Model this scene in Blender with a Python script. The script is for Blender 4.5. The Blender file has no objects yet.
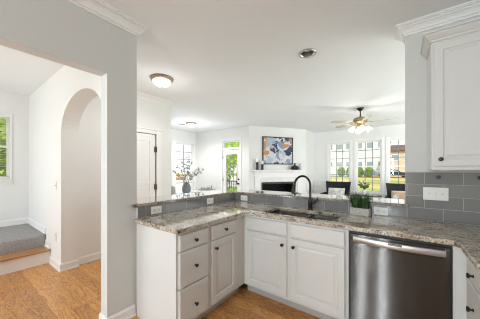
import bpy, bmesh, math, random
from mathutils import Matrix, Vector
C = bpy.context.scene.collection
SC = bpy.context.scene
PI = math.pi
R = math.radians
random.seed(7)

# ------------------------------------------------------------------ camera
cam_data = bpy.data.cameras.new('camera')
cam_data.sensor_width = 36.0
cam_data.lens = 36.0 * 218.0 / 480.0
cam_data.shift_y = (170.0 - 159.5) / 480.0
cam_data.clip_start = 0.02
cam_data.clip_end = 400
cam = bpy.data.objects.new('camera', cam_data)
cam.location = (0, 0, 1.37)
cam.rotation_euler = (R(90), 0, R(36.3))
C.objects.link(cam)
SC.camera = cam

# ------------------------------------------------------------------ world, sun, exposure
world = bpy.data.worlds.new('world')
SC.world = world
world.use_nodes = True
bgn = world.node_tree.nodes['Background']
bgn.inputs['Color'].default_value = (0.95, 0.975, 1.0, 1)
bgn.inputs['Strength'].default_value = 1.15

def lamp(name, kind, loc, rot, energy, color=(1, 1, 1), **kw):
    d = bpy.data.lights.new(name, kind)
    d.energy = energy
    d.color = color
    for k, v in kw.items():
        setattr(d, k, v)
    o = bpy.data.objects.new(name, d)
    o.location = loc
    o.rotation_euler = rot
    C.objects.link(o)
    return o

lamp('sun', 'SUN', (0, -20, 30), (R(48), 0, R(28)), 2.2, (1, 0.95, 0.86), angle=R(1))
# added fill lamps, set behind unseen openings made up for them
lamp('great_room_side_fill', 'AREA', (3.3, 5.4, 1.35), (0, R(100), 0), 112, (0.96, 0.985, 1), shape='RECTANGLE', size=2.2, size_y=4.0)
for kx in (-1.05, -0.45):
    lamp('kitchen_rear_fill', 'AREA', (kx, -3.95, 1.5), (R(112), 0, 0), 66, (0.83, 0.935, 1), shape='RECTANGLE', size=0.16, size_y=1.7)
lamp('hall_front_fill', 'AREA', (-3.8, -1.7, 1.4), (R(100), 0, 0), 46, (0.90, 0.955, 1), shape='RECTANGLE', size=1.8, size_y=2.1)

vs = SC.view_settings
vs.view_transform = 'Standard'
vs.look = 'None'
vs.exposure = 0.2
vs.gamma = 1.0
vs.use_curve_mapping = False
SC.cycles.use_denoising = True
SC.cycles.filter_width = 1.1
SC.cycles.max_bounces = 14
SC.cycles.diffuse_bounces = 8
SC.cycles.transparent_max_bounces = 16
SC.cycles.caustics_reflective = False
SC.cycles.caustics_refractive = False

# ------------------------------------------------------------------ mesh helper
class MB:
    def __init__(self):
        self.bm = bmesh.new()

    def box(self, x0, x1, y0, y1, z0, z1, bev=0.0, seg=2):
        bm = self.bm
        vs_ = [bm.verts.new((x, y, z)) for x in (x0, x1) for y in (y0, y1) for z in (z0, z1)]
        q = [(0, 1, 3, 2), (4, 6, 7, 5), (0, 4, 5, 1), (2, 3, 7, 6), (0, 2, 6, 4), (1, 5, 7, 3)]
        fs = [bm.faces.new([vs_[i] for i in f]) for f in q]
        if bev > 0:
            es = list({e for f in fs for e in f.edges})
            bmesh.ops.bevel(bm, geom=es, offset=bev, segments=seg, profile=0.5, affect='EDGES')
        return self

    def cyl(self, p0, p1, r0, r1=None, seg=16):
        r1 = r0 if r1 is None else r1
        p0, p1 = Vector(p0), Vector(p1)
        d = p1 - p0
        m = Matrix.Translation((p0 + p1) / 2) @ d.to_track_quat('Z', 'Y').to_matrix().to_4x4()
        bmesh.ops.create_cone(self.bm, cap_ends=True, segments=seg, radius1=max(r0, 1e-5), radius2=max(r1, 1e-5), depth=d.length, matrix=m)
        return self

    def lathe(self, prof, c=(0, 0, 0), d=(0, 0, 1), seg=24):
        m = Matrix.Translation(c) @ Vector(d).to_track_quat('Z', 'Y').to_matrix().to_4x4()
        rings = []
        for r, z in prof:
            if r < 1e-5:
                rings.append([self.bm.verts.new(m @ Vector((0, 0, z)))])
            else:
                rings.append([self.bm.verts.new(m @ Vector((r * math.cos(2 * PI * k / seg), r * math.sin(2 * PI * k / seg), z))) for k in range(seg)])
        for a, b in zip(rings, rings[1:]):
            for k in range(seg):
                k2 = (k + 1) % seg
                if len(a) == 1 and len(b) == 1:
                    continue
                if len(a) == 1:
                    self.bm.faces.new((a[0], b[k2], b[k]))
                elif len(b) == 1:
                    self.bm.faces.new((a[k], a[k2], b[0]))
                else:
                    self.bm.faces.new((a[k], a[k2], b[k2], b[k]))
        return self

    def tube(self, pts, r, seg=10):
        pts = [Vector(p) for p in pts]
        n = len(pts)
        rs = r if isinstance(r, (list, tuple)) else [r] * n
        up = None
        rings = []
        for i, p in enumerate(pts):
            t = (pts[min(i + 1, n - 1)] - pts[max(i - 1, 0)]).normalized()
            if up is None:
                up = t.orthogonal().normalized()
            up = (up - t * up.dot(t)).normalized()
            s = t.cross(up)
            rings.append([self.bm.verts.new(p + (up * math.cos(2 * PI * k / seg) + s * math.sin(2 * PI * k / seg)) * rs[i]) for k in range(seg)])
        for a, b in zip(rings, rings[1:]):
            for k in range(seg):
                self.bm.faces.new((a[k], a[(k + 1) % seg], b[(k + 1) % seg], b[k]))
        self.bm.faces.new(rings[0][::-1])
        self.bm.faces.new(rings[-1])
        return self

    def prism(self, poly, fn, h0, h1):
        """poly: 2D outline; fn(u, v, h) -> xyz"""
        a = [self.bm.verts.new(fn(u, v, h0)) for u, v in poly]
        b = [self.bm.verts.new(fn(u, v, h1)) for u, v in poly]
        n = len(poly)
        self.bm.faces.new(a[::-1])
        self.bm.faces.new(b)
        for i in range(n):
            self.bm.faces.new((a[i], a[(i + 1) % n], b[(i + 1) % n], b[i]))
        return self

    def slab(self, outline, holes, z0, z1):
        bm = self.bm
        es = []
        for lp in [outline] + holes:
            v = [bm.verts.new((x, y, z0)) for x, y in lp]
            es += [bm.edges.new((v[i], v[(i + 1) % len(v)])) for i in range(len(v))]
        g = bmesh.ops.triangle_fill(bm, edges=es, use_beauty=True, use_dissolve=False)
        fs = [f for f in g['geom'] if isinstance(f, bmesh.types.BMFace)]
        ex = bmesh.ops.extrude_face_region(bm, geom=fs)
        bmesh.ops.translate(bm, vec=(0, 0, z1 - z0), verts=[v for v in ex['geom'] if isinstance(v, bmesh.types.BMVert)])
        return self

    def loops(self, rects, cap=True):
        """rects: list of (x0, x1, z0, z1, y): nested rectangles stitched together"""
        L = [[self.bm.verts.new(p) for p in ((a, y, c), (b, y, c), (b, y, d), (a, y, d))] for a, b, c, d, y in rects]
        for p, q in zip(L, L[1:]):
            for k in range(4):
                self.bm.faces.new((p[k], p[(k + 1) % 4], q[(k + 1) % 4], q[k]))
        if cap:
            self.bm.faces.new(L[-1])
            self.bm.faces.new(L[0][::-1])
        return self

    def leaf(self, p, d, length, width, up=None):
        d = Vector(d).normalized()
        s = d.cross(up or Vector((random.uniform(-1, 1), random.uniform(-1, 1), random.uniform(-1, 1))))
        if s.length < 1e-4:
            s = d.orthogonal()
        s.normalize()
        n = d.cross(s) * (length * 0.12)
        p = Vector(p)
        v = [self.bm.verts.new(q) for q in (p, p + d * length * 0.45 + s * width / 2 + n, p + d * length, p + d * length * 0.45 - s * width / 2 + n)]
        self.bm.faces.new(v)
        return self

    def move(self, m):
        bmesh.ops.transform(self.bm, matrix=m, verts=self.bm.verts)
        return self

    def build(self, name, mat, parent=None, smooth=False, off=None, normals=True):
        if normals:
            bmesh.ops.recalc_face_normals(self.bm, faces=self.bm.faces)
        if off is not None:
            bmesh.ops.translate(self.bm, vec=-Vector(off), verts=self.bm.verts)
        me = bpy.data.meshes.new(name)
        self.bm.to_mesh(me)
        self.bm.free()
        me.materials.append(mat)
        if smooth:
            for p in me.polygons:
                p.use_smooth = True
            if smooth != 'all':
                try:
                    me.set_sharp_from_angle(angle=R(40))
                except Exception:
                    pass
        o = bpy.data.objects.new(name, me)
        C.objects.link(o)
        if parent:
            o.parent = parent
        return o

def tag(o, label, cat, group=None, kind=None):
    o['label'] = label
    o['category'] = cat
    if group:
        o['group'] = group
    if kind:
        o['kind'] = kind
    return o

def thing(name, label, cat, loc=(0, 0, 0), rz=0.0, group=None, kind=None):
    o = bpy.data.objects.new(name, None)
    o.empty_display_size = 0.1
    C.objects.link(o)
    o.location = loc
    o.rotation_euler = (0, 0, rz)
    return tag(o, label, cat, group, kind)

def copy_thing(root, loc, rz, label):
    r = root.copy()
    C.objects.link(r)
    r.location = loc
    r.rotation_euler = (0, 0, rz)
    r['label'] = label
    for ch in list(root.children):
        c = ch.copy()
        C.objects.link(c)
        c.parent = r
        for g in list(ch.children):
            d = g.copy()
            C.objects.link(d)
            d.parent = c
    return r

def struct(name, mb, mat, label, cat, smooth=False):
    return tag(mb.build(name, mat, None, smooth), label, cat, kind='structure')

# ------------------------------------------------------------------ materials
def mat(name, col, rough=0.5, metal=0.0, spec=0.5, **kw):
    m = bpy.data.materials.new(name)
    m.use_nodes = True
    b = m.node_tree.nodes['Principled BSDF']
    b.inputs['Base Color'].default_value = (*col, 1)
    b.inputs['Roughness'].default_value = rough
    b.inputs['Metallic'].default_value = metal
    b.inputs['Specular IOR Level'].default_value = spec
    for k, v in kw.items():
        b.inputs[k.replace('_', ' ')].default_value = v
    return m

def nodes(m):
    return m.node_tree.nodes, m.node_tree.links, m.node_tree.nodes['Principled BSDF']

def ramp(n, stops, interp='LINEAR'):
    r = n.new('ShaderNodeValToRGB')
    r.color_ramp.interpolation = interp
    e = r.color_ramp.elements
    while len(e) < len(stops):
        e.new(0.5)
    for k, (p, c) in enumerate(stops):
        e[k].position = p
        e[k].color = (*c, 1) if len(c) == 3 else c
    return r

def noisy(name, stops, scale, rough=0.6, detail=6, stretch=(1, 1, 1), bump=0.0, metal=0.0, spec=0.4, dist=0.0):
    m = mat(name, (0.5, 0.5, 0.5), rough, metal, spec)
    n, l, b = nodes(m)
    tc = n.new('ShaderNodeTexCoord')
    mp = n.new('ShaderNodeMapping')
    mp.inputs['Scale'].default_value = stretch
    no = n.new('ShaderNodeTexNoise')
    no.inputs['Scale'].default_value = scale
    no.inputs['Detail'].default_value = detail
    no.inputs['Distortion'].default_value = dist
    r = ramp(n, stops)
    l.new(tc.outputs['Object'], mp.inputs['Vector'])
    l.new(mp.outputs['Vector'], no.inputs['Vector'])
    l.new(no.outputs['Fac'], r.inputs['Fac'])
    l.new(r.outputs['Color'], b.inputs['Base Color'])
    if bump:
        bp = n.new('ShaderNodeBump')
        bp.inputs['Strength'].default_value = bump
        bp.inputs['Distance'].default_value = 0.01
        l.new(no.outputs['Fac'], bp.inputs['Height'])
        l.new(bp.outputs['Normal'], b.inputs['Normal'])
    return m

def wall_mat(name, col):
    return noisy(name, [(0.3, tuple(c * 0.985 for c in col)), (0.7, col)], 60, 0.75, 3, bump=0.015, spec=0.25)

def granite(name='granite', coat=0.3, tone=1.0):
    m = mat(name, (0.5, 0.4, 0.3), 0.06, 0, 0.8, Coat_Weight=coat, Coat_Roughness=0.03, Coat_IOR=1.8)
    n, l, b = nodes(m)
    tc = n.new('ShaderNodeTexCoord')
    def noise(scale, detail, dist=0.0, st=(1, 1, 1)):
        mp = n.new('ShaderNodeMapping')
        mp.inputs['Scale'].default_value = st
        mp.inputs['Rotation'].default_value = (0, 0, 0.5)
        no = n.new('ShaderNodeTexNoise')
        no.inputs['Scale'].default_value = scale
        no.inputs['Detail'].default_value = detail
        no.inputs['Distortion'].default_value = dist
        l.new(tc.outputs['Object'], mp.inputs['Vector'])
        l.new(mp.outputs['Vector'], no.inputs['Vector'])
        return no
    base = noise(13, 9, 1.0, (1, 1.4, 1))
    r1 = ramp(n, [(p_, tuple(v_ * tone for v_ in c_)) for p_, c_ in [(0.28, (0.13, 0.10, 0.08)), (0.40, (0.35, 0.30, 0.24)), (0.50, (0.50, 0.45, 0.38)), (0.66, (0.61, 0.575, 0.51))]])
    l.new(base.outputs['Fac'], r1.inputs['Fac'])
    fine = noise(85, 5)
    r2 = ramp(n, [(0.36, (0.22, 0.19, 0.17)), (0.47, (0.85, 0.83, 0.80)), (0.62, (1.15, 1.12, 1.06))])
    l.new(fine.outputs['Fac'], r2.inputs['Fac'])
    mx = n.new('ShaderNodeMix')
    mx.data_type = 'RGBA'
    mx.blend_type = 'MULTIPLY'
    mx.inputs['Factor'].default_value = 0.85
    l.new(r1.outputs['Color'], mx.inputs['A'])
    l.new(r2.outputs['Color'], mx.inputs['B'])
    spots = noise(34, 3, 0.4)
    r3 = ramp(n, [(0.66, (0, 0, 0)), (0.71, (1, 1, 1))])
    l.new(spots.outputs['Fac'], r3.inputs['Fac'])
    m2 = n.new('ShaderNodeMix')
    m2.data_type = 'RGBA'
    l.new(r3.outputs['Color'], m2.inputs['Factor'])
    l.new(mx.outputs['Result'], m2.inputs['A'])
    m2.inputs['B'].default_value = (0.03, 0.022, 0.018, 1)
    l.new(m2.outputs['Result'], b.inputs['Base Color'])
    return m

def tiles(name, axes, off):
    m = mat(name, (0.25, 0.24, 0.23), 0.16, 0, 0.5)
    n, l, b = nodes(m)
    tc = n.new('ShaderNodeTexCoord')
    sx = n.new('ShaderNodeSeparateXYZ')
    cx = n.new('ShaderNodeCombineXYZ')
    mp = n.new('ShaderNodeMapping')
    mp.inputs['Location'].default_value = (off[0], off[1], 0)
    l.new(tc.outputs['Object'], sx.inputs[0])
    l.new(sx.outputs[axes[0]], cx.inputs[0])
    l.new(sx.outputs[axes[1]], cx.inputs[1])
    l.new(cx.outputs[0], mp.inputs['Vector'])
    br = n.new('ShaderNodeTexBrick')
    br.inputs['Scale'].default_value = 1.0
    br.inputs['Brick Width'].default_value = 0.252
    br.inputs['Row Height'].default_value = 0.1085
    br.inputs['Mortar Size'].default_value = 0.0022
    br.inputs['Mortar Smooth'].default_value = 0.2
    br.inputs['Color1'].default_value = (0.20, 0.197, 0.193, 1)
    br.inputs['Color2'].default_value = (0.25, 0.246, 0.241, 1)
    br.inputs['Mortar'].default_value = (0.42, 0.41, 0.39, 1)
    l.new(mp.outputs['Vector'], br.inputs['Vector'])
    l.new(br.outputs['Color'], b.inputs['Base Color'])
    bp = n.new('ShaderNodeBump')
    bp.invert = True
    bp.inputs['Strength'].default_value = 0.4
    bp.inputs['Distance'].default_value = 0.003
    l.new(br.outputs['Fac'], bp.inputs['Height'])
    l.new(bp.outputs['Normal'], b.inputs['Normal'])
    return m

def planks():
    m = mat('oak_planks', (0.4, 0.2, 0.1), 0.32, 0, 0.4)
    n, l, b = nodes(m)
    tc = n.new('ShaderNodeTexCoord')
    br = n.new('ShaderNodeTexBrick')
    br.inputs['Scale'].default_value = 1.0
    br.inputs['Brick Width'].default_value = 1.1
    br.inputs['Row Height'].default_value = 0.125
    br.inputs['Mortar Size'].default_value = 0.0018
    br.offset = 0.37
    br.inputs['Color1'].default_value = (0.30, 0.30, 0.30, 1)
    br.inputs['Color2'].default_value = (0.72, 0.72, 0.72, 1)
    br.inputs['Mortar'].default_value = (0.12, 0.12, 0.12, 1)
    l.new(tc.outputs['Object'], br.inputs['Vector'])
    # grain: noise stretched along the plank, offset by plank tone
    ad = n.new('ShaderNodeVectorMath')
    ad.operation = 'MULTIPLY_ADD'
    ad.inputs[1].default_value = (3.0, 3.0, 3.0)
    l.new(br.outputs['Color'], ad.inputs[0])
    l.new(tc.outputs['Object'], ad.inputs[2])
    mp = n.new('ShaderNodeMapping')
    mp.inputs['Scale'].default_value = (1.0, 7.0, 1.0)
    l.new(ad.outputs[0], mp.inputs['Vector'])
    wv = n.new('ShaderNodeTexNoise')
    wv.inputs['Scale'].default_value = 2.2
    wv.inputs['Detail'].default_value = 3
    wv.inputs['Distortion'].default_value = 0.8
    l.new(mp.outputs['Vector'], wv.inputs['Vector'])
    mul = n.new('ShaderNodeMath')
    mul.operation = 'MULTIPLY'
    mul.inputs[1].default_value = 9.0
    l.new(wv.outputs['Fac'], mul.inputs[0])
    fr = n.new('ShaderNodeMath')
    fr.operation = 'PINGPONG'
    fr.inputs[1].default_value = 0.5
    l.new(mul.outputs[0], fr.inputs[0])
    r = ramp(n, [(0.0, (0.30, 0.125, 0.04)), (0.12, (0.50, 0.235, 0.075)), (0.5, (0.64, 0.325, 0.118))])
    l.new(fr.outputs[0], r.inputs['Fac'])
    mx = n.new('ShaderNodeMix')
    mx.data_type = 'RGBA'
    mx.blend_type = 'OVERLAY'
    mx.inputs['Factor'].default_value = 0.45
    l.new(r.outputs['Color'], mx.inputs['A'])
    l.new(br.outputs['Color'], mx.inputs['B'])
    l.new(mx.outputs['Result'], b.inputs['Base Color'])
    return m

def glass_mat():
    m = bpy.data.materials.new('window_glass')
    m.use_nodes = True
    n, l = m.node_tree.nodes, m.node_tree.links
    n.clear()
    out = n.new('ShaderNodeOutputMaterial')
    t = n.new('ShaderNodeBsdfTransparent')
    g = n.new('ShaderNodeBsdfGlossy')
    g.inputs['Roughness'].default_value = 0.0
    mx = n.new('ShaderNodeMixShader')
    mx.inputs['Fac'].default_value = 0.012
    l.new(t.outputs[0], mx.inputs[1])
    l.new(g.outputs[0], mx.inputs[2])
    l.new(mx.outputs[0], out.inputs['Surface'])
    return m

def glow(name, col, strength, base=(0.9, 0.9, 0.88)):
    m = mat(name, base, 0.3)
    b = m.node_tree.nodes['Principled BSDF']
    b.inputs['Emission Color'].default_value = (*col, 1)
    b.inputs['Emission Strength'].default_value = strength
    return m

def painting_mat():
    m = mat('abstract_paint', (0.8, 0.8, 0.8), 0.6)
    n, l, b = nodes(m)
    tc = n.new('ShaderNodeTexCoord')
    no = n.new('ShaderNodeTexNoise')
    no.inputs['Scale'].default_value = 3.0
    no.inputs['Detail'].default_value = 8
    no.inputs['Distortion'].default_value = 0.6
    ad = n.new('ShaderNodeVectorMath')
    ad.operation = 'MULTIPLY_ADD'
    ad.inputs[1].default_value = (0.55, 0.55, 0.55)
    l.new(tc.outputs['Object'], no.inputs['Vector'])
    l.new(no.outputs['Color'], ad.inputs[0])
    l.new(tc.outputs['Object'], ad.inputs[2])
    vo = n.new('ShaderNodeTexVoronoi')
    vo.inputs['Scale'].default_value = 6.5
    l.new(ad.outputs[0], vo.inputs['Vector'])
    sp = n.new('ShaderNodeSeparateColor')
    l.new(vo.outputs['Color'], sp.inputs[0])
    r = ramp(n, [(0.0, (0.03, 0.05, 0.14)), (0.17, (0.20, 0.30, 0.42)), (0.30, (0.60, 0.58, 0.60)), (0.50, (0.46, 0.40, 0.37)),
                 (0.60, (0.52, 0.25, 0.08)), (0.70, (0.60, 0.60, 0.64)), (0.82, (0.025, 0.025, 0.035)), (0.91, (0.38, 0.47, 0.58))], 'CONSTANT')
    l.new(sp.outputs[0], r.inputs['Fac'])
    l.new(r.outputs['Color'], b.inputs['Base Color'])
    return m

M = {
    'wall': wall_mat('wall_paint', (0.80, 0.805, 0.80)),
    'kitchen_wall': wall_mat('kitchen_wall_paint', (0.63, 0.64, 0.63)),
    'ceiling': wall_mat('ceiling_paint', (0.83, 0.85, 0.86)),
    'trim': mat('trim_paint', (0.82, 0.82, 0.81), 0.4, 0, 0.4),
    'cabinet': noisy('cabinet_paint', [(0.3, (0.67, 0.672, 0.66)), (0.7, (0.69, 0.692, 0.68))], 3, 0.38, 2, spec=0.4),
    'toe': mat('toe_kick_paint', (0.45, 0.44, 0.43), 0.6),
    'granite': granite(),
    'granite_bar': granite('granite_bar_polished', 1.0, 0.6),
    'tile_x': tiles('tile_on_back', (0, 2), (-0.179 + 0.252, -0.914)),
    'tile_y': tiles('tile_on_side', (1, 2), (-1.55, -0.914)),
    'floor': planks(),
    'glass': glass_mat(),
    'muntin': mat('grille_backlit_shade', (0.20, 0.22, 0.24), 0.5),  # dark grey puts backlit shade into the colour of white muntins
    'bronze': mat('dark_bronze', (0.045, 0.036, 0.03), 0.32, 0.85),
    'brass': noisy('antique_brass', [(0.3, (0.30, 0.20, 0.10)), (0.7, (0.42, 0.30, 0.17))], 20, 0.35, 3, metal=0.9),
    'bronze_rim': noisy('aged_bronze', [(0.3, (0.33, 0.27, 0.19)), (0.7, (0.45, 0.37, 0.27))], 30, 0.4, 3, metal=0.7),
    'faucet': noisy('oil_rubbed_bronze', [(0.35, (0.03, 0.026, 0.024)), (0.75, (0.09, 0.07, 0.055))], 12, 0.28, 4, metal=0.85),
    'black': mat('black_paint', (0.012, 0.012, 0.013), 0.4),
    'black_fab': noisy('black_upholstery', [(0.3, (0.010, 0.010, 0.012)), (0.7, (0.022, 0.022, 0.026))], 40, 0.8, 3, bump=0.1),
    'firebox': noisy('soot_black', [(0.3, (0.004, 0.004, 0.004)), (0.7, (0.012, 0.011, 0.01))], 9, 0.9),
    'plate': mat('white_plastic', (0.80, 0.79, 0.76), 0.35),
    'sock': mat('socket_plastic', (0.70, 0.69, 0.66), 0.4),
    'concrete': noisy('speckled_concrete', [(0.35, (0.30, 0.28, 0.26)), (0.5, (0.48, 0.46, 0.43)), (0.7, (0.58, 0.56, 0.53))], 90, 0.85, 5, bump=0.2),
    'blade': noisy('grass_blade', [(0.3, (0.015, 0.045, 0.012)), (0.7, (0.06, 0.14, 0.03))], 14, 0.5, 2),
    'soil': mat('potting_soil', (0.02, 0.015, 0.01), 0.95),
    'carpet': noisy('grey_carpet', [(0.3, (0.26, 0.26, 0.265)), (0.7, (0.44, 0.44, 0.445))], 60, 0.95, 4, bump=0.5),
    'carpet_bounce': noisy('bounce_carpet', [(0.3, (0.60, 0.59, 0.57)), (0.7, (0.70, 0.69, 0.67))], 140, 0.95, 4, bump=0.3),
    'tread': noisy('oak_tread', [(0.3, (0.34, 0.16, 0.06)), (0.7, (0.50, 0.26, 0.11))], 6, 0.35, 5, stretch=(8, 0.8, 8)),
    'sink': mat('sink_steel', (0.25, 0.225, 0.19), 0.3, 0.85),
    'chrome': mat('satin_nickel', (0.62, 0.61, 0.59), 0.25, 0.95),
    'can': mat('can_reflector', (0.42, 0.42, 0.41), 0.3, 0.8),
    'shade': glow('frosted_glass_lit', (1, 0.94, 0.84), 1.0),
    'fanshade': glow('tulip_glass_lit', (1, 0.95, 0.9), 0.7),
    'bulb': glow('lamp_bulb_lit', (1, 0.95, 0.88), 60.0),
    'bulb_off': mat('frosted_bulb', (0.5, 0.5, 0.48), 0.3),
    'fanblade': noisy('cream_blade', [(0.3, (0.42, 0.36, 0.29)), (0.7, (0.60, 0.55, 0.48))], 5, 0.4, 4, stretch=(1, 1, 1)),
    'vase': noisy('grey_ceramic', [(0.3, (0.17, 0.185, 0.19)), (0.7, (0.25, 0.265, 0.27))], 18, 0.6, 3),
    'leafgrey': noisy('eucalyptus_leaf', [(0.3, (0.24, 0.28, 0.26)), (0.7, (0.42, 0.47, 0.44))], 7, 0.6, 2),
    'stem': mat('plant_stem', (0.13, 0.12, 0.08), 0.7),
    'leafhouse': noisy('houseplant_leaf', [(0.3, (0.05, 0.12, 0.03)), (0.7, (0.16, 0.30, 0.08))], 9, 0.5, 2),
    'whiteceramic': mat('white_ceramic', (0.75, 0.76, 0.76), 0.25),
    'wax': mat('candle_wax', (0.85, 0.84, 0.80), 0.5),
    'pillow': noisy('striped_linen', [(0.42, (0.55, 0.53, 0.50)), (0.58, (0.78, 0.77, 0.75))], 9, 0.9, 3),
    'pillow_tan': noisy('tan_print_linen', [(0.40, (0.50, 0.36, 0.26)), (0.50, (0.70, 0.64, 0.58)), (0.65, (0.78, 0.76, 0.73))], 7, 0.9, 3, stretch=(0.6, 1, 3)),
    'grey_fab': noisy('grey_upholstery', [(0.3, (0.34, 0.35, 0.36)), (0.7, (0.46, 0.47, 0.48))], 60, 0.9, 3),
    'grey_books': noisy('grey_cover', [(0.3, (0.25, 0.25, 0.25)), (0.7, (0.36, 0.36, 0.35))], 30, 0.8, 3),
    'paint': painting_mat(),
    'surround': mat('mantel_paint', (0.80, 0.80, 0.80), 0.4),
    'slate': noisy('pale_surround_tile', [(0.3, (0.66, 0.66, 0.66)), (0.7, (0.74, 0.74, 0.74))], 6, 0.3, 4),
    'table_dark': mat('ebony_tabletop', (0.02, 0.018, 0.02), 0.25),
    'tableglass': mat('pale_tabletop', (0.62, 0.64, 0.66), 0.12),
    'lawn': noisy('lawn_grass', [(0.30, (0.20, 0.30, 0.06)), (0.47, (0.38, 0.42, 0.10)), (0.55, (0.58, 0.46, 0.17)), (0.66, (0.62, 0.40, 0.20))], 0.16, 0.95, 6),
    'asphalt': noisy('asphalt', [(0.3, (0.07, 0.075, 0.08)), (0.7, (0.11, 0.115, 0.12))], 3, 0.9, 4),
    'hedge': noisy('hedge_leaf', [(0.3, (0.16, 0.30, 0.05)), (0.7, (0.42, 0.58, 0.14))], 2.0, 0.7, 3),
    'foliage': noisy('tree_leaf', [(0.3, (0.14, 0.26, 0.03)), (0.5, (0.38, 0.56, 0.10)), (0.7, (0.70, 0.78, 0.36))], 3.0, 0.6, 3),
    'bark': noisy('bark', [(0.3, (0.06, 0.045, 0.03)), (0.7, (0.14, 0.11, 0.08))], 8, 0.9, 5, stretch=(4, 4, 0.6)),
    'siding': noisy('pale_siding', [(0.4, (0.68, 0.73, 0.76)), (0.6, (0.76, 0.80, 0.82))], 1.0, 0.8, 3, stretch=(0.05, 0.05, 6)),
    'siding_tan': noisy('tan_siding', [(0.4, (0.66, 0.53, 0.37)), (0.6, (0.74, 0.62, 0.46))], 1.0, 0.8, 3, stretch=(0.05, 0.05, 6)),
    'roof_brown': noisy('brown_shingles', [(0.3, (0.12, 0.065, 0.045)), (0.7, (0.20, 0.11, 0.08))], 3, 0.9, 4),
    'roof_grey': noisy('grey_shingles', [(0.3, (0.20, 0.21, 0.22)), (0.7, (0.30, 0.31, 0.32))], 3, 0.9, 4),
    'farglass': mat('house_window_glass', (0.30, 0.38, 0.44), 0.1),
    'car_dark': mat('dark_car_paint', (0.035, 0.042, 0.05), 0.25, 0.3),
    'car_light': mat('silver_blue_car_paint', (0.35, 0.41, 0.47), 0.25, 0.3),
    'tyre': mat('tyre_rubber', (0.015, 0.015, 0.015), 0.8),
    'deck': noisy('concrete_patio', [(0.3, (0.55, 0.54, 0.52)), (0.7, (0.66, 0.65, 0.63))], 4, 0.9, 4),
    'orange_wood': noisy('cedar_orange', [(0.3, (0.55, 0.26, 0.10)), (0.7, (0.72, 0.40, 0.18))], 6, 0.7, 4, stretch=(1, 8, 1)),
    'blind': mat('blind_slat', (0.80, 0.80, 0.78), 0.5),
}

def steel():
    # horizontally brushed sheet: fine scratches tip the surface up and down, so reflections smear vertically
    m = mat('brushed_stainless', (0.085, 0.079, 0.074), 0.10, 1.0)
    n, l, b = nodes(m)
    ge = n.new('ShaderNodeNewGeometry')
    sc_ = n.new('ShaderNodeVectorMath')
    sc_.operation = 'MULTIPLY'
    sc_.inputs[1].default_value = (900, 900, 20000)
    wn = n.new('ShaderNodeTexWhiteNoise')
    sub = n.new('ShaderNodeMath')
    sub.operation = 'MULTIPLY_ADD'
    sub.inputs[1].default_value = 1.1
    sub.inputs[2].default_value = -0.55
    cz = n.new('ShaderNodeCombineXYZ')
    ad = n.new('ShaderNodeVectorMath')
    ad.operation = 'ADD'
    no = n.new('ShaderNodeVectorMath')
    no.operation = 'NORMALIZE'
    l.new(ge.outputs['Position'], sc_.inputs[0])
    l.new(sc_.outputs[0], wn.inputs['Vector'])
    l.new(wn.outputs['Value'], sub.inputs[0])
    l.new(sub.outputs[0], cz.inputs['Z'])
    l.new(ge.outputs['Normal'], ad.inputs[0])
    l.new(cz.outputs[0], ad.inputs[1])
    l.new(ad.outputs[0], no.inputs[0])
    l.new(no.outputs[0], b.inputs['Normal'])
    return m
M['steel'] = steel()
M['steel_bar'] = mat('satin_steel_bar', (0.56, 0.55, 0.545), 0.33, 0.95)

# ------------------------------------------------------------------ THE SETTING
CEIL = 2.74
W, T = M['wall'], M['trim']

PLAN = [(-6.3, -3.8), (3.2, -3.8), (3.2, 8.25), (-2.72, 8.25), (-2.72, 7.28), (-3.83, 5.72), (-6.3, 5.72)]
floor = MB().slab(PLAN, [], -0.1, 0.0)
struct('floor', floor, M['floor'], 'red oak plank floor running through kitchen and hall', 'floor')

struct('floor_living', MB().slab([(-6.14, 2.76), (-3.88, 2.76), (-3.74, 2.95), (-2.3, 2.95), (-2.3, 2.76), (2.88, 2.76), (2.88, 8.09), (-2.56, 8.09), (-2.56, 7.2), (-3.76, 5.59), (-6.14, 5.59)], [], 0.0, 0.012), M['carpet_bounce'], 'made-up pale carpet added to bounce neutral light in the living and dining area', 'carpet')  # unseen floor, surfaced pale to add neutral bounce light

def circle(cx, cy, r, n=28):
    return [(cx + r * math.cos(2 * PI * k / n), cy + r * math.sin(2 * PI * k / n)) for k in range(n)]

CANS = [(-0.878, 2.53), (-0.477, 0.30), (-0.293, -1.30)]
cl = MB().slab(PLAN, [circle(x, y, 0.078) for x, y in CANS], CEIL, CEIL + 0.12)
struct('ceiling', cl, M['ceiling'], 'flat white ceiling over kitchen and living room', 'ceiling')
struct('roof', MB().slab(PLAN, [], CEIL + 0.25, CEIL + 0.4), M['roof_grey'], 'grey shingled roof deck above the ceiling', 'roof')

# wall between kitchen and hall, with its cased opening
w = MB()
w.box(-2.14, -2.02, 0.83, 1.09, 0, CEIL)
w.box(-2.14, -2.02, -0.35, 0.83, 2.2, CEIL)
w.box(-2.14, -2.02, -3.6, -0.35, 0, CEIL)
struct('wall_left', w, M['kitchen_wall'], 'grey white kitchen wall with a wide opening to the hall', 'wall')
struct('wall_left_knee', MB().box(-2.14, -2.008, 1.09, 2.74, 0, 1.018), W, 'low knee wall under the left arm of the bar', 'wall')
struct('wall_back_knee', MB().box(-2.008, 0.04, 2.608, 2.74, 0, 1.018), W, 'low knee wall under the back arm of the bar', 'wall')
w = MB().box(0.04, 3.2, 2.608, 2.74, 0, CEIL)
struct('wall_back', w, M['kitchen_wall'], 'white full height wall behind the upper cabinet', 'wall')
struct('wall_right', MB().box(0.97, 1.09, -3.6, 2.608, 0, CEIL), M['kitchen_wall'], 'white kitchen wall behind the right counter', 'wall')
w = MB()
w.box(-2.14, 1.09, -3.72, -3.6, 0, 0.5)
w.box(-2.14, 1.09, -3.72, -3.6, 2.4, CEIL)
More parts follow.
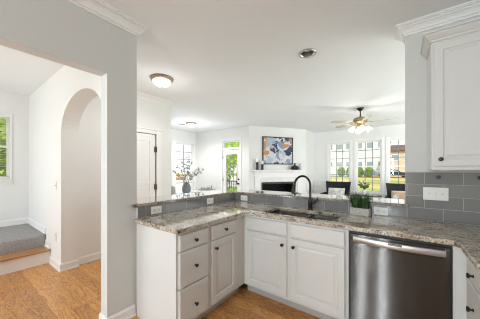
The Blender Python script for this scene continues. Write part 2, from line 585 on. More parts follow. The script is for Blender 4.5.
w.box(-2.14, -1.24, -3.72, -3.6, 0.5, 2.4)
w.box(-0.80, -0.65, -3.72, -3.6, 0.5, 2.4)
w.box(-0.22, 1.09, -3.72, -3.6, 0.5, 2.4)
struct('wall_rear', w, M['kitchen_wall'], 'white kitchen wall with two slim openings added for the fill lamps', 'wall')  # unseen slots made up to let the rear fill lamps in
# arch wall
pts = [(-5.68, 0), (-3.687, 0), (-3.687, 1.871)]
for k in range(1, 24):
    a = PI - PI * k / 24
    pts.append((-3.018 + 0.669 * math.cos(a), 1.871 + 0.429 * math.sin(a)))
pts += [(-2.349, 1.871), (-2.349, 0), (-2.14, 0), (-2.14, CEIL), (-5.68, CEIL)]
w = MB().prism(pts, lambda u, v, h: (u, h, v), 0.94, 1.14)
struct('wall_hall', w, W, 'white hall wall pierced by a round topped archway', 'wall')
# window wall over the landing
w = MB()
w.box(-5.68, -5.56, -1.5, 0.94, 0, 1.2)
w.box(-5.68, -5.56, -1.5, 0.94, 2.36, CEIL)
w.box(-5.68, -5.56, -1.5, -0.23, 1.2, 2.36)
w.box(-5.68, -5.56, 0.72, 0.94, 1.2, 2.36)
struct('wall_landing', w, W, 'white wall with a blind covered window above the landing', 'wall')
w = MB()
w.box(-5.68, -4.75, -1.62, -1.5, 0, CEIL)
w.box(-2.85, -2.14, -1.62, -1.5, 0, CEIL)
w.box(-4.75, -2.85, -1.62, -1.5, 2.45, CEIL)
w.box(-4.75, -2.85, -1.62, -1.5, 0, 0.3)
struct('wall_front', w, W, 'white hall wall with an opening added for the fill lamp', 'wall')  # opening out of view, added to admit the hall fill lamp
# partition with closet door
w = MB()
w.box(-3.87, -3.75, 1.14, 1.58, 0, CEIL)
w.box(-3.87, -3.75, 2.41, 2.74, 0, CEIL)
w.box(-3.87, -3.75, 1.58, 2.41, 2.05, CEIL)
struct('wall_partition', w, W, 'white passage wall holding the closet door', 'wall')
w = MB().box(-6.3, -3.87, 2.62, 2.74, 0, CEIL)
struct('wall_dining_near', w, W, 'near white wall of the dining corner', 'wall')
# dining window wall x = -6.15
w = MB()
DW1, DW2 = (4.66, 5.50), (3.70, 4.54)
w.box(-6.27, -6.15, 2.74, DW2[0], 0, CEIL)
w.box(-6.27, -6.15, DW2[1], DW1[0], 0, CEIL)
w.box(-6.27, -6.15, DW1[1], 5.72, 0, CEIL)
for a, b in (DW1, DW2):
    w.box(-6.27, -6.15, a, b, 2.33, CEIL)
    w.box(-6.27, -6.15, a, b, 0, 0.6)
struct('wall_dining', w, W, 'white dining corner wall with two tall windows', 'wall')
# french door wall y = 5.6
FD = (-4.87, -4.10)
w = MB()
w.box(-6.15, FD[0], 5.6, 5.72, 0, CEIL)
w.box(FD[1], -3.77, 5.6, 5.72, 0, CEIL)
w.box(FD[0], FD[1], 5.6, 5.72, 2.36, CEIL)
struct('wall_patio', w, W, 'white wall around the glazed patio door', 'wall')
# angled fireplace wall
FPL = Vector((-3.77, 5.6, 0))
FPA = math.atan2(1.65, 1.20)
FPLEN = 2.04
FM = Matrix.Translation(FPL) @ Matrix.Rotation(FPA, 4, 'Z')
w = MB()
w.box(0, 0.42, 0, 0.12, 0, CEIL)
w.box(1.62, FPLEN, 0, 0.12, 0, CEIL)
w.box(0.42, 1.62, 0, 0.12, 0.97, CEIL)
w.box(0.42, 1.62, 0, 0.12, 0, 0.25)
w.move(FM)
struct('wall_fireplace', w, W, 'angled white chimney wall with the fireplace', 'wall')
struct('wall_chimney_side', MB().box(-2.69, -2.57, 7.25, 8.22, 0, CEIL), W, 'narrow white return beside the chimney wall', 'wall')
# big window wall y = 8.1
WN = [(-2.05, -1.35), (-1.18, -0.46), (-0.30, 0.42)]
WZ = (0.64, 2.33)
w = MB()
xs = [-2.69] + [v for p in WN for v in p] + [3.2]
for a, b in zip(xs[0::2], xs[1::2]):
    w.box(a, b, 8.1, 8.22, 0, CEIL)
for a, b in WN:
    w.box(a, b, 8.1, 8.22, 0, WZ[0])
    w.box(a, b, 8.1, 8.22, WZ[1], CEIL)
struct('wall_window', w, W, 'white far wall with three tall windows in a row', 'wall')
w = MB()
w.box(2.9, 3.02, 2.74, 3.3, 0, CEIL)
w.box(2.9, 3.02, 7.5, 8.1, 0, CEIL)
w.box(2.9, 3.02, 3.3, 7.5, 2.5, CEIL)
w.box(2.9, 3.02, 3.3, 7.5, 0, 0.2)
struct('wall_east', w, W, 'white living room wall with a wide opening added for the fill lamp', 'wall')  # unseen gap made up so the side fill lamp reaches the room

# tile
struct('trim_11', MB().box(-2.008, -2.0, 1.092, 2.6, 0.9145, 1.018), M['tile_y'], 'grey glazed tile strip below the left arm of the bar', 'tile')
tb = MB()
tb.box(-2.0, 0.04, 2.6, 2.608, 0.9145, 1.018)
tb.box(0.04, 0.97, 2.6, 2.608, 0.9145, 1.351)
struct('trim_12', tb, M['tile_x'], 'grey glazed subway tile backsplash below the upper cabinet and bar', 'tile')

# crown mouldings and baseboards
CROWN = [(0, -0.100), (0.012, -0.100), (0.014, -0.094), (0.012, -0.088), (0.008, -0.086), (0.008, -0.080), (0.020, -0.078), (0.022, -0.066), (0.030, -0.052), (0.042, -0.041), (0.056, -0.034), (0.056, -0.026), (0.050, -0.025), (0.050, -0.021), (0.064, -0.020), (0.067, -0.014), (0.076, -0.012), (0.076, 0), (0, 0)]
def moulding(mb, p0, p1, nrm, z, prof, m0=0.0, m1=0.0):
    """sweep prof (out, up) from p0 to p1; m = +1 outside mitre, -1 inside mitre, 0 square"""
    p0, p1, nrm = Vector((*p0, 0)), Vector((*p1, 0)), Vector((*nrm, 0))
    t = (p1 - p0).normalized()
    a = [mb.bm.verts.new(p0 + nrm * o - t * (m0 * o) + Vector((0, 0, z + u))) for o, u in prof]
    b = [mb.bm.verts.new(p1 + nrm * o + t * (m1 * o) + Vector((0, 0, z + u))) for o, u in prof]
    n = len(prof)
    mb.bm.faces.new(a[::-1]); mb.bm.faces.new(b)
    for i in range(n):
        mb.bm.faces.new((a[i], a[(i + 1) % n], b[(i + 1) % n], b[i]))
c = MB()
moulding(c, (-2.02, -3.6), (-2.02, 1.09), (1, 0), CEIL, CROWN, 0, 1)
moulding(c, (-2.02, 1.09), (-2.14, 1.09), (0, 1), CEIL, CROWN, 1, 0)
struct('trim_1', c, T, 'white crown moulding along the left kitchen wall', 'crown moulding')
c = MB()
moulding(c, (0.04, 2.608), (0.97, 2.608), (0, -1), CEIL, CROWN, 1, 0)
moulding(c, (0.04, 2.74), (0.04, 2.608), (-1, 0), CEIL, CROWN, 1, 1)
struct('trim_2', c, T, 'white crown moulding above the upper cabinet', 'crown moulding')
c = MB()
moulding(c, (-3.75, 1.14), (-3.75, 2.74), (1, 0), CEIL, CROWN, 0, 1)
moulding(c, (-3.75, 2.74), (-3.87, 2.74), (0, 1), CEIL, CROWN, 1, 0)
struct('trim_3', c, T, 'white crown moulding on the passage wall', 'crown moulding')

BASE = [(0, 0), (0.022, 0), (0.022, 0.018), (0.014, 0.022), (0.014, 0.085), (0.006, 0.105), (0, 0.105)]
def basebd(name, segs, label):
    b = MB()
    for p0, p1, nrm, z, m0, m1 in segs:
        moulding(b, p0, p1, nrm, z, BASE, m0, m1)
    struct(name, b, T, label, 'baseboard')
basebd('baseboard_left', [((-2.02, 0.83), (-2.02, 1.072), (1, 0), 0, 1, 0), ((-2.14, 0.83), (-2.02, 0.83), (0, -1), 0, 1, 1), ((-2.02, -3.6), (-2.02, -0.35), (1, 0), 0, 0, 0)], 'white baseboard beside the end of the peninsula')
basebd('baseboard_hall', [((-4.18, 0.94), (-3.687, 0.94), (0, -1), 0, 0, 1), ((-3.687, 0.94), (-3.687, 1.14), (1, 0), 0, 1, 0)], 'white baseboard around the pier of the arch')
basebd('baseboard_passage', [((-3.75, 1.14), (-3.75, 1.48), (1, 0), 0, 0, 0), ((-3.75, 2.5), (-3.75, 2.74), (1, 0), 0, 0, 0)], 'white baseboard seen through the arch')
basebd('baseboard_landing', [((-5.56, 0.94), (-5.56, -1.5), (1, 0), 0.385, -1, 0), ((-5.56, 0.94), (-4.40, 0.94), (0, -1), 0.385, -1, 0), ((-4.40, 0.94), (-4.17, 0.94), (0, -1), 0.205, 0, 0)], 'white baseboard stepping around the carpeted landing')

# carpeted landing and step
st = thing('stair_landing', 'low stair with oak lower tread and grey carpeted landing', 'stairs', (-4.2, 0.2, 0), 0, None, 'structure')
off = (-4.2, 0.2, 0)
MB().box(-4.42, -4.18, -1.48, 0.937, 0, 0.178).build('riser', T, st, off=off)
MB().box(-4.42, -4.145, -1.48, 0.937, 0.178, 0.205, 0.008).build('tread', M['tread'], st, off=off)
MB().box(-5.558, -4.40, -1.48, 0.937, 0, 0.385, 0.03, 3).build('carpet', M['carpet'], st, True, off=off)

# ------------------------------------------------------------------ windows
def ring(mb, x0, x1, z0, z1, wd, y0, y1):
    mb.box(x0, x0 + wd, y0, y1, z0, z1)
    mb.box(x1 - wd, x1, y0, y1, z0, z1)
    mb.box(x0 + wd, x1 - wd, y0, y1, z0, z0 + wd)
    mb.box(x0 + wd, x1 - wd, y0, y1, z1 - wd, z1)

def window_unit(name, label, loc, rz, wid, z0, z1, cols, rows, cas=0.055, cas_z=0.06, stool=True):
    root = thing(name, label, 'window', loc, rz, None, 'structure')
    h = wid / 2
    f = MB()
    ring(f, -h + 0.001, h - 0.001, z0 + 0.001, z1 - 0.001, 0.022, 0.0, 0.118)
    f.box(-h - cas, -h + 0.004, -0.018, 0, z0 - 0.0, z1 + cas_z, 0.003)
    f.box(h - 0.004, h + cas, -0.018, 0, z0 - 0.0, z1 + cas_z, 0.003)
    f.box(-h + 0.004, h - 0.004, -0.018, 0, z1 - 0.004, z1 + cas_z, 0.003)
    f.build('window_frame', T, root)
    if stool:
        s = MB().box(-h - cas - 0.02, h + cas + 0.02, -0.05, 0.0, z0 - 0.028, z0, 0.005)
        s.box(-h - cas, h + cas, -0.016, 0, z0 - 0.09, z0 - 0.028)
        s.build('window_stool', T, root)
    zm = (z0 + z1) / 2
    for nm, a, b, y in (('upper_sash', zm - 0.018, z1 - 0.022, 0.07), ('lower_sash', z0 + 0.022, zm + 0.018, 0.035)):
        s = MB()
        ring(s, -h + 0.022, h - 0.022, a, b, 0.035, y, y + 0.03)
        so = s.build(nm, T, root)
        m = MB()
        gx0, gx1, gz0, gz1 = -h + 0.057, h - 0.057, a + 0.035, b - 0.035
        for k in range(1, cols):
            x = gx0 + (gx1 - gx0) * k / cols
            m.box(x - 0.010, x + 0.010, y + 0.008, y + 0.022, gz0, gz1)
        for k in range(1, rows):
            z = gz0 + (gz1 - gz0) * k / rows
            m.box(gx0, gx1, y + 0.009, y + 0.021, z - 0.010, z + 0.010)
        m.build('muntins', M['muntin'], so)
        MB().box(gx0, gx1, y + 0.0135, y + 0.0165, gz0, gz1).build('pane', M['glass'], so)
    return root

window_unit('window_1', 'left window of the three in a row, behind the black armchair with a grey striped pillow', ((WN[0][0] + WN[0][1]) / 2, 8.1, 0), 0, WN[0][1] - WN[0][0], WZ[0], WZ[1], 3, 3)
window_unit('window_2', 'middle window of the three in a row, behind the potted plant', ((WN[1][0] + WN[1][1]) / 2, 8.1, 0), 0, WN[1][1] - WN[1][0], WZ[0], WZ[1], 3, 3)
window_unit('window_3', 'right window of the three in a row, partly hidden by the kitchen wall', ((WN[2][0] + WN[2][1]) / 2, 8.1, 0), 0, WN[2][1] - WN[2][0], WZ[0], WZ[1], 3, 3)
window_unit('window_4', 'tall gridded dining window behind the vase of branches', (-6.15, sum(DW1) / 2, 0), R(90), DW1[1] - DW1[0], 0.6, 2.33, 2, 3, 0.05)
window_unit('window_5', 'dining window of which only the white right edge shows beside the passage wall', (-6.15, sum(DW2) / 2, 0), R(90), DW2[1] - DW2[0], 0.6, 2.33, 2, 3, 0.05)
window_unit('window_6', 'hall window over the carpeted landing', (-5.56, 0.245, 0), R(90), 0.95, 1.2, 2.36, 1, 1, 0.0, 0.0)

# blind in the hall window
bl = thing('window_blind', 'white slatted blind hanging in the hall window', 'blind', (-5.56, 0.245, 0), R(90))
MB().box(-0.45, 0.45, -0.004, 0.03, 2.295, 2.335, 0.004).build('head_rail', M['blind'], bl)
s = MB()
z = 1.26
while z < 2.29:
    q = len(s.bm.verts)
    s.bm.verts.ensure_lookup_table()
    v = [s.bm.verts.new(p) for p in ((-0.445, -0.004, z - 0.001), (0.445, -0.004, z - 0.001), (0.445, 0.026, z + 0.001), (-0.445, 0.026, z + 0.001))]
    v2 = [s.bm.verts.new(p.co + Vector((0, 0, 0.0025))) for p in v]
    s.bm.faces.new(v[::-1]); s.bm.faces.new(v2)
    for k in range(4):
        s.bm.faces.new((v[k], v[(k + 1) % 4], v2[(k + 1) % 4], v2[k]))
    z += 0.042
s.build('slats', M['blind'], bl)
MB().box(-0.445, 0.445, -0.002, 0.026, 1.228, 1.246, 0.003).build('bottom_rail', M['blind'], bl)

# closet door in the passage wall
d = thing('door_1', 'white panelled closet door with dark hinges in the passage wall', 'door', (-3.75, 2.0, 0), R(90), None, 'structure')
cs = MB()
for a, b in ((-0.51, -0.415), (0.405, 0.505)):
    cs.box(a, b, -0.018, 0, 0, 2.115, 0.004)
cs.box(-0.415, 0.405, -0.018, 0, 2.045, 2.115, 0.004)
cs.box(-0.53, 0.525, -0.028, 0, 2.115, 2.13, 0.003)
cs.build('casing', T, d)
lf = MB()
lf.box(-0.41, 0.375, 0.004, 0.03, 0.012, 2.035)
# stiles and rails stand proud of the recessed panels
for a, b in ((-0.41, -0.30), (0.265, 0.375)):
    lf.box(a, b, -0.006, 0.0035, 0.012, 2.035, 0.002)
for a, b in ((0.012, 0.22), (0.84, 0.98), (1.10, 1.16), (1.90, 2.035)):
    lf.box(-0.30, 0.265, -0.006, 0.0035, a, b, 0.002)
lf.box(-0.27, 0.235, -0.002, 0.0035, 0.25, 0.81, 0.002)
lf.box(-0.27, 0.235, -0.002, 0.0035, 1.005, 1.075, 0.002)
lf.box(-0.27, 0.235, -0.002, 0.0035, 1.19, 1.87, 0.002)
lf.build('door_leaf', M['trim'], d)
MB().box(-0.42, 0.41, 0.05, 0.118, 0.0, 2.05).build('closet_shade', M['black'], d)  # black slab paints in the closet's shade behind the hinge gap
for zz in (1.76, 1.05, 0.3):
    MB().box(0.358, 0.412, -0.022, 0.002, zz - 0.05, zz + 0.05, 0.003).build('hinge', M['bronze'], d)

# patio door with transom
d = thing('door_2', 'white glazed patio door with transom and garden view', 'door', ((FD[0] + FD[1]) / 2, 5.6, 0), 0, None, 'structure')
hw = (FD[1] - FD[0]) / 2
cs = MB()
cs.box(-hw - 0.05, -hw + 0.022, -0.018, 0.0, 0, 2.41, 0.004)
cs.box(hw - 0.022, hw + 0.05, -0.018, 0.0, 0, 2.41, 0.004)
cs.box(-hw + 0.022, hw - 0.022, -0.018, 0, 2.335, 2.41, 0.004)
cs.box(-hw + 0.001, -hw + 0.022, 0, 0.118, 0, 2.358)
cs.box(hw - 0.022, hw - 0.001, 0, 0.118, 0, 2.358)
cs.box(-hw + 0.022, hw - 0.022, -0.012, 0.118, 2.045, 2.085)
cs.box(-hw + 0.022, hw - 0.022, 0, 0.118, 2.33, 2.358)
cs.build('casing', T, d)
tr = MB()
ring(tr, -hw + 0.024, hw - 0.024, 2.087, 2.328, 0.03, 0.04, 0.075)
to = tr.build('transom_sash', T, d)
MB().box(-hw + 0.054, hw - 0.054, 0.055, 0.058, 2.117, 2.298).build('pane', M['glass'], to)
lf = MB()
x0, x1 = -hw + 0.028, hw - 0.028
lf.box(x0, x0 + 0.115, 0.03, 0.07, 0.012, 2.04)
lf.box(x1 - 0.115, x1, 0.03, 0.07, 0.012, 2.04)
lf.box(x0 + 0.115, x1 - 0.115, 0.03, 0.07, 0.012, 0.25)
lf.box(x0 + 0.115, x1 - 0.115, 0.03, 0.07, 1.89, 2.04)
lo = lf.build('door_leaf', T, d)
gx0, gx1 = x0 + 0.115, x1 - 0.115
m = MB()
for k in range(1, 3):
    x = gx0 + (gx1 - gx0) * k / 3
    m.box(x - 0.008, x + 0.008, 0.04, 0.06, 0.25, 1.89)
for k in range(1, 5):
    zz = 0.25 + 1.64 * k / 5
    m.box(gx0, gx1, 0.041, 0.059, zz - 0.008, zz + 0.008)
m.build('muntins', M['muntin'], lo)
MB().box(gx0, gx1, 0.0485, 0.0515, 0.25, 1.89).build('pane', M['glass'], lo)
MB().lathe([(0.0, 0), (0.03, 0), (0.03, 0.008), (0.012, 0.012), (0.012, 0.04), (0.028, 0.048), (0.03, 0.06), (0.02, 0.072), (0, 0.074)], (x1 - 0.06, 0.03, 0.93), (0, -1, 0), 16).build('door_knob', M['black'], lo, True)
MB().lathe([(0.0, 0), (0.03, 0), (0.028, 0.02), (0, 0.022)], (x1 - 0.06, 0.03, 1.07), (0, -1, 0), 16).build('deadbolt', M['black'], lo, True)
for zz in (1.8, 1.05, 0.3):
    MB().box(x0 - 0.02, x0 + 0.012, -0.004, 0.029, zz - 0.05, zz + 0.05, 0.002).build('hinge', M['chrome'], d)

# ------------------------------------------------------------------ CABINETS
KNOB = [(0.0, 0.0), (0.010, 0.0), (0.009, 0.003), (0.0055, 0.007), (0.0055, 0.014), (0.0135, 0.019), (0.0155, 0.024), (0.012, 0.029), (0.0, 0.031)]
def front(root, kind, x0, x1, z0, z1, knob=None):
    th, ch = 0.020, 0.004
    y0 = -th
    rc = [(x0, x1, z0, z1, -0.0005), (x0, x1, z0, z1, y0 + ch), (x0 + ch, x1 - ch, z0 + ch, z1 - ch, y0)]
    if kind == 'door':
        i = 0.055
        rc += [(x0 + i, x1 - i, z0 + i, z1 - i, y0), (x0 + i + 0.006, x1 - i - 0.006, z0 + i + 0.006, z1 - i - 0.006, y0 + 0.011),
               (x0 + i + 0.016, x1 - i - 0.016, z0 + i + 0.016, z1 - i - 0.016, y0 + 0.011), (x0 + i + 0.034, x1 - i - 0.034, z0 + i + 0.034, z1 - i - 0.034, y0 + 0.004)]
    else:
        rc += [(x0 + 0.010, x1 - 0.010, z0 + 0.010, z1 - 0.010, y0 - 0.0015)]
    o = MB().loops(rc).build('door' if kind == 'door' else 'drawer_front' if kind == 'drawer' else 'false_drawer_front', M['cabinet'], root)
    if knob:
        MB().lathe(KNOB, (knob[0], y0 - 0.001, knob[1]), (0, -1, 0), 16).build('knob', M['bronze'], o, True)
    return o

def base_cabinet(label, loc, rz, w_, depth, fronts, group=None, zt=0.8785, extra=None):
    root = thing('base_cabinet', label, 'cabinet', loc, rz, group)
    c = MB()
    c.box(0, w_, 0, 0.019, 0.10, zt)                      # face frame
    for a in (0, w_ - 0.018):
        c.box(a, a + 0.018, 0.019, depth, 0.10, zt)
        c.box(a, a + 0.018, 0.0855, depth, 0.0, 0.10)
    c.box(0.018, w_ - 0.018, depth - 0.012, depth, 0.0, zt)
    c.box(0.018, w_ - 0.018, 0.019, depth - 0.012, 0.10, 0.118)
    if extra:
        extra(c)
    c.build('carcass', M['cabinet'], root)
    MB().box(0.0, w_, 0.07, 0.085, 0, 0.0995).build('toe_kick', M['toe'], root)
    for f_ in fronts:
        front(root, *f_)
    return root

# left run: local x = world y - y0
base_cabinet('white base cabinet with three stacked drawers at the peninsula end', (-1.41, 1.075, 0), R(90), 0.372, 0.585,
             [('drawer', 0.022, 0.340, 0.128, 0.416, (0.181, 0.251)), ('drawer', 0.022, 0.340, 0.430, 0.711, (0.181, 0.573)), ('drawer', 0.022, 0.340, 0.725, 0.852, (0.181, 0.786))], 'white base cabinets',
             extra=lambda c: c.box(0, 0.018, 0, 0.0695, 0, 0.10))
base_cabinet('white base cabinet with one drawer over one door in the inner corner', (-1.41, 1.448, 0), R(90), 0.545, 0.585,
             [('drawer', 0.013, 0.382, 0.725, 0.852, (0.198, 0.789)), ('door', 0.013, 0.382, 0.128, 0.711, (0.060, 0.640))], 'white base cabinets')
# sink run
base_cabinet('white double door sink base cabinet with blank panels under the sink', (-1.409, 1.995, 0), 0, 1.064, 0.60,
             [('blank', 0.044, 0.519, 0.725, 0.852), ('blank', 0.556, 1.038, 0.725, 0.852),
              ('door', 0.044, 0.519, 0.128, 0.711, (0.477, 0.636)), ('door', 0.556, 1.038, 0.128, 0.711, (0.592, 0.636))], 'white base cabinets')
# right run (facing the left), local x runs towards the camera
def filler(c):
    c.box(-0.02, -0.0005, -0.072, 0.0, 0.0, 0.8785)
base_cabinet('white base cabinet with stacked drawers right of the dishwasher', (0.35, 1.975, 0), R(-90), 0.43, 0.615,
             [('drawer', 0.07, 0.395, 0.128, 0.416, (0.2325, 0.27)), ('drawer', 0.07, 0.395, 0.430, 0.711, (0.2325, 0.59)), ('drawer', 0.07, 0.395, 0.725, 0.852, (0.2325, 0.778))], 'white base cabinets', extra=filler)

# upper cabinet
uc = thing('wall_cabinet', 'white upper cabinet hung above the grey tile', 'cabinet', (0.2, 2.29, 1.37), 0)
c = MB()
c.box(0, 0.765, 0, 0.308, 0.0, 1.04, 0.001, 1)
c.build('carcass', M['cabinet'], uc)
for a, b, kx in ((0.012, 0.376, 0.051), (0.389, 0.753, 0.714)):
    rc_o = front(uc, 'door', a, b, 0.028, 0.985, (kx, 0.083))
CR2 = [(0, -0.07), (0.010, -0.07), (0.010, -0.062), (0.006, -0.061), (0.008, -0.055), (0.020, -0.046), (0.036, -0.028), (0.042, -0.020), (0.038, -0.018), (0.038, -0.014), (0.052, -0.012), (0.052, 0), (0, 0)]
c = MB()
moulding(c, (0.2, 2.288), (0.965, 2.288), (0, -1), 2.445, CR2, 1, 0)
moulding(c, (0.2, 2.597), (0.2, 2.288), (-1, 0), 2.445, CR2, 0, 1)
c.box(0.2, 0.965, 2.288, 2.597, 2.411, 2.444)
c.build('cornice', M['cabinet'], uc, off=(0.2, 2.29, 1.37))

# ------------------------------------------------------------------ DISHWASHER
dw = thing('dishwasher', 'stainless steel dishwasher between sink cabinet and corner', 'dishwasher', (-0.032, 1.96, 0))
MB().box(-0.308, 0.308, 0.035, 0.58, 0.09, 0.872).build('tub', M['black'], dw)
def dwdoor():
    # gently bowed front
    mb = MB()
    n = 24
    rows = []
    for k in range(n + 1):
        x = -0.296 + 0.592 * k / n
        y = -0.003 - 0.002 * (1 - (x / 0.296) ** 2)
        rows.append([mb.bm.verts.new((x, yy, zz)) for yy, zz in ((0.034, 0.115), (y, 0.115), (y, 0.848), (y + 0.004, 0.854), (0.034, 0.854))])
    for a, b in zip(rows, rows[1:]):
        for j in range(5):
            mb.bm.faces.new((a[j], a[(j + 1) % 5], b[(j + 1) % 5], b[j]))
    mb.bm.faces.new(rows[0]); mb.bm.faces.new(rows[-1][::-1])
    return mb
dd = dwdoor().build('door', M['steel'], dw, True)
h = MB()
n = 28
rows = []
for k in range(n + 1):
    x = -0.274 + 0.548 * k / n
    u = 1 - (x / 0.274) ** 2
    y = -0.012 - 0.028 * u
    yb = y + 0.020
    rows.append([h.bm.verts.new((x, yy, zz)) for yy, zz in ((yb, 0.798), (y + 0.003, 0.796 - 0.002 * u), (y, 0.802), (y, 0.832), (y + 0.003, 0.838), (yb, 0.838))])
for a, b in zip(rows, rows[1:]):
    for j in range(6):
        h.bm.faces.new((a[j], a[(j + 1) % 6], b[(j + 1) % 6], b[j]))
h.bm.faces.new(rows[0]); h.bm.faces.new(rows[-1][::-1])
for sx in (-1, 1):
    h.box(sx * 0.262 - 0.011, sx * 0.262 + 0.011, -0.004, 0.004, 0.800, 0.836)
ho = h.build('handle', M['steel_bar'], dw, True)
b = MB().box(-0.042, 0.042, -0.0425, -0.0395, 0.822, 0.836, 0.001, 1)
bo = b.build('badge', M['black'], ho)
MB().box(-0.030, 0.030, -0.0432, -0.0424, 0.8275, 0.8305).build('badge_line', M['chrome'], bo)
MB().box(-0.305, 0.305, 0.05, 0.07, 0, 0.089).build('kick_plate', M['black'], dw)

# ------------------------------------------------------------------ COUNTERTOPS
def arc(cx, cy, r, a0, a1, n=8):
    return [(cx + r * math.cos(R(a0 + (a1 - a0) * k / n)), cy + r * math.sin(R(a0 + (a1 - a0) * k / n))) for k in range(n + 1)]
out = [(-1.999, 1.046), (-1.365, 1.046)]
out += arc(-1.315, 1.90, 0.05, 180, 90)
out += arc(0.255, 1.905, 0.045, 90, 0)
out += [(0.30, 1.53), (0.965, 1.53), (0.965, 2.599), (-1.999, 2.599)]
SX0, SX1, SY0, SY1 = -1.205, -0.475, 2.06, 2.43
def rrect(x0, x1, y0, y1, r):
    return arc(x0 + r, y0 + r, r, 180, 270, 6) + arc(x1 - r, y0 + r, r, 270, 360, 6) + arc(x1 - r, y1 - r, r, 0, 90, 6) + arc(x0 + r, y1 - r, r, 90, 180, 6)
hole = rrect(SX0, SX1, SY0, SY1, 0.05)
ct = MB().slab(out, [hole], 0.879, 0.914)
co = tag(ct.build('countertop', M['granite']), 'polished beige and brown granite worktop around the sink', 'countertop')
def edge_bevel(o, wdt=0.006):
    m = o.modifiers.new('bevel', 'BEVEL')
    m.width = wdt
    m.segments = 2
    m.limit_method = 'ANGLE'
    m.angle_limit = R(60)
edge_bevel(co)
bp_ = [(-1.985, 1.04), (-1.985, 2.575), (0.065, 2.575), (0.065, 2.5985), (0.037, 2.5985), (0.037, 2.99), (-2.40, 2.99), (-2.40, 1.105), (-2.018, 1.105), (-2.018, 1.04)]
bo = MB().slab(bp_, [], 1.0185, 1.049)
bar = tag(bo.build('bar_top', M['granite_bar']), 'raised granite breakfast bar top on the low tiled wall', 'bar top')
edge_bevel(bar, 0.007)

# sink
sk = thing('kitchen_sink', 'double bowl steel sink set under the granite worktop', 'sink', ((SX0 + SX1) / 2, (SY0 + SY1) / 2, 0.878))
def bowl(x0, x1, y0, y1, zt, zb):
    mb = MB()
    def lp(i, z):
        return [mb.bm.verts.new((x, y, z)) for x, y in rrect(x0 + i, x1 - i, y0 + i, y1 - i, max(0.045 - i * 0.2, 0.02))]
    L = [lp(-0.012, zt), lp(0, zt), lp(0.008, zb + 0.03), lp(0.02, zb + 0.006), lp(0.04, zb), lp(0.14, zb - 0.004)]
    for a, b in zip(L, L[1:]):
        for k in range(len(a)):
            mb.bm.faces.new((a[k], a[(k + 1) % len(a)], b[(k + 1) % len(a)], b[k]))
    mb.bm.faces.new(L[-1])
    return mb
ox, oy = (SX0 + SX1) / 2, (SY0 + SY1) / 2
for a, b, zb in ((SX0, -0.815, 0.69), (-0.785, SX1, 0.71)):
    bm_ = bowl(a, b, SY0, SY1, 0.872, zb)
    o = bm_.build('bowl', M['sink'], sk, True, off=(ox, oy, 0.878))
    MB().lathe([(0.0, 0.0), (0.02, 0.0), (0.03, 0.003), (0.042, 0.004), (0.042, 0.0), (0.0, -0.001)], ((a + b) / 2 - ox, 0.02, zb - 0.878 - 0.002), (0, 0, 1), 20).build('drain', M['chrome'], o, True)

# faucet
fc = thing('kitchen_faucet', 'dark bronze gooseneck faucet standing behind the sink', 'faucet', (-0.835, 2.505, 0.914))
MB().lathe([(0.0, 0), (0.030, 0), (0.030, 0.008), (0.024, 0.014), (0.024, 0.06), (0.026, 0.075), (0.024, 0.10), (0.017, 0.125), (0.015, 0.135), (0, 0.135)], seg=20).build('body', M['faucet'], fc, True)
dv = Vector((-0.52, -0.85, 0)).normalized()
pts = [Vector((0, 0, 0.13)), Vector((0, 0, 0.20)), Vector((0, 0, 0.27))]
for k in range(1, 15):
    a = PI - PI * 0.97 * k / 14
    pts.append(dv * (0.110 + 0.110 * math.cos(a)) + Vector((0, 0, 0.277 + 0.110 * math.sin(a))))
sp = MB().tube(pts, 0.0125, 12).build('spout', M['faucet'], fc, True)
tp = pts[-1]
dd2 = (pts[-1] - pts[-2]).normalized()
MB().tube([tp - dd2 * 0.01, tp, tp + dd2 * 0.02, tp + dd2 * 0.06, tp + dd2 * 0.095], [0.013, 0.016, 0.017, 0.020, 0.018], 14).build('spray_head', M['black'], fc, True)
MB().tube([(0.020, -0.003, 0.075), (0.045, -0.006, 0.085), (0.075, -0.010, 0.115), (0.095, -0.013, 0.15)], [0.012, 0.010, 0.007, 0.006], 10).build('lever', M['faucet'], fc, True)

# ------------------------------------------------------------------ outlets and switches
def outlet(label, loc, rz, horizontal=True, wide=0.118, tall=0.076):
    root = thing('wall_outlet', label, 'outlet', loc, rz, 'white wall outlets')
    if not horizontal:
        wide, tall = tall, wide
    p = MB().box(-wide / 2, wide / 2, -0.006, 0, -tall / 2, tall / 2, 0.003).build('cover_plate', M['plate'], root)
    for k in (-1, 1):
        cx_, cz_ = (0.026 * k, 0) if horizontal else (0, 0.026 * k)
        s = MB().box(cx_ - 0.014, cx_ + 0.014, -0.009, -0.0055, cz_ - 0.014, cz_ + 0.014, 0.003)
        so = s.build('socket', M['sock'], root)
        q = MB()
        for e in (-1, 1):
            q.box(cx_ - 0.005 + (0 if horizontal else e * 0.005 + 0.004), cx_ + 0.005 + (0 if horizontal else e * 0.005 - 0.004), -0.0098, -0.0088,
                  cz_ + (e * 0.006 - 0.001 if horizontal else -0.005), cz_ + (e * 0.006 + 0.001 if horizontal else 0.005))
        q.build('slots', M['black'], so)
    return root
outlet('white outlet on grey tile nearest the left wall', (-1.9995, 1.283, 0.964), R(90))
outlet('white outlet on the left tile strip near its inner corner', (-1.9995, 2.062, 0.966), R(90))
outlet('white outlet on the back tile strip left of the sink', (-1.834, 2.5995, 0.962), 0)
outlet('white outlet on grey tile just right of the grass planter', (-0.155, 2.5995, 0.957), 0)
outlet('white outlet low on the hall pier', (-3.905, 0.9395, 0.43), 0, False)

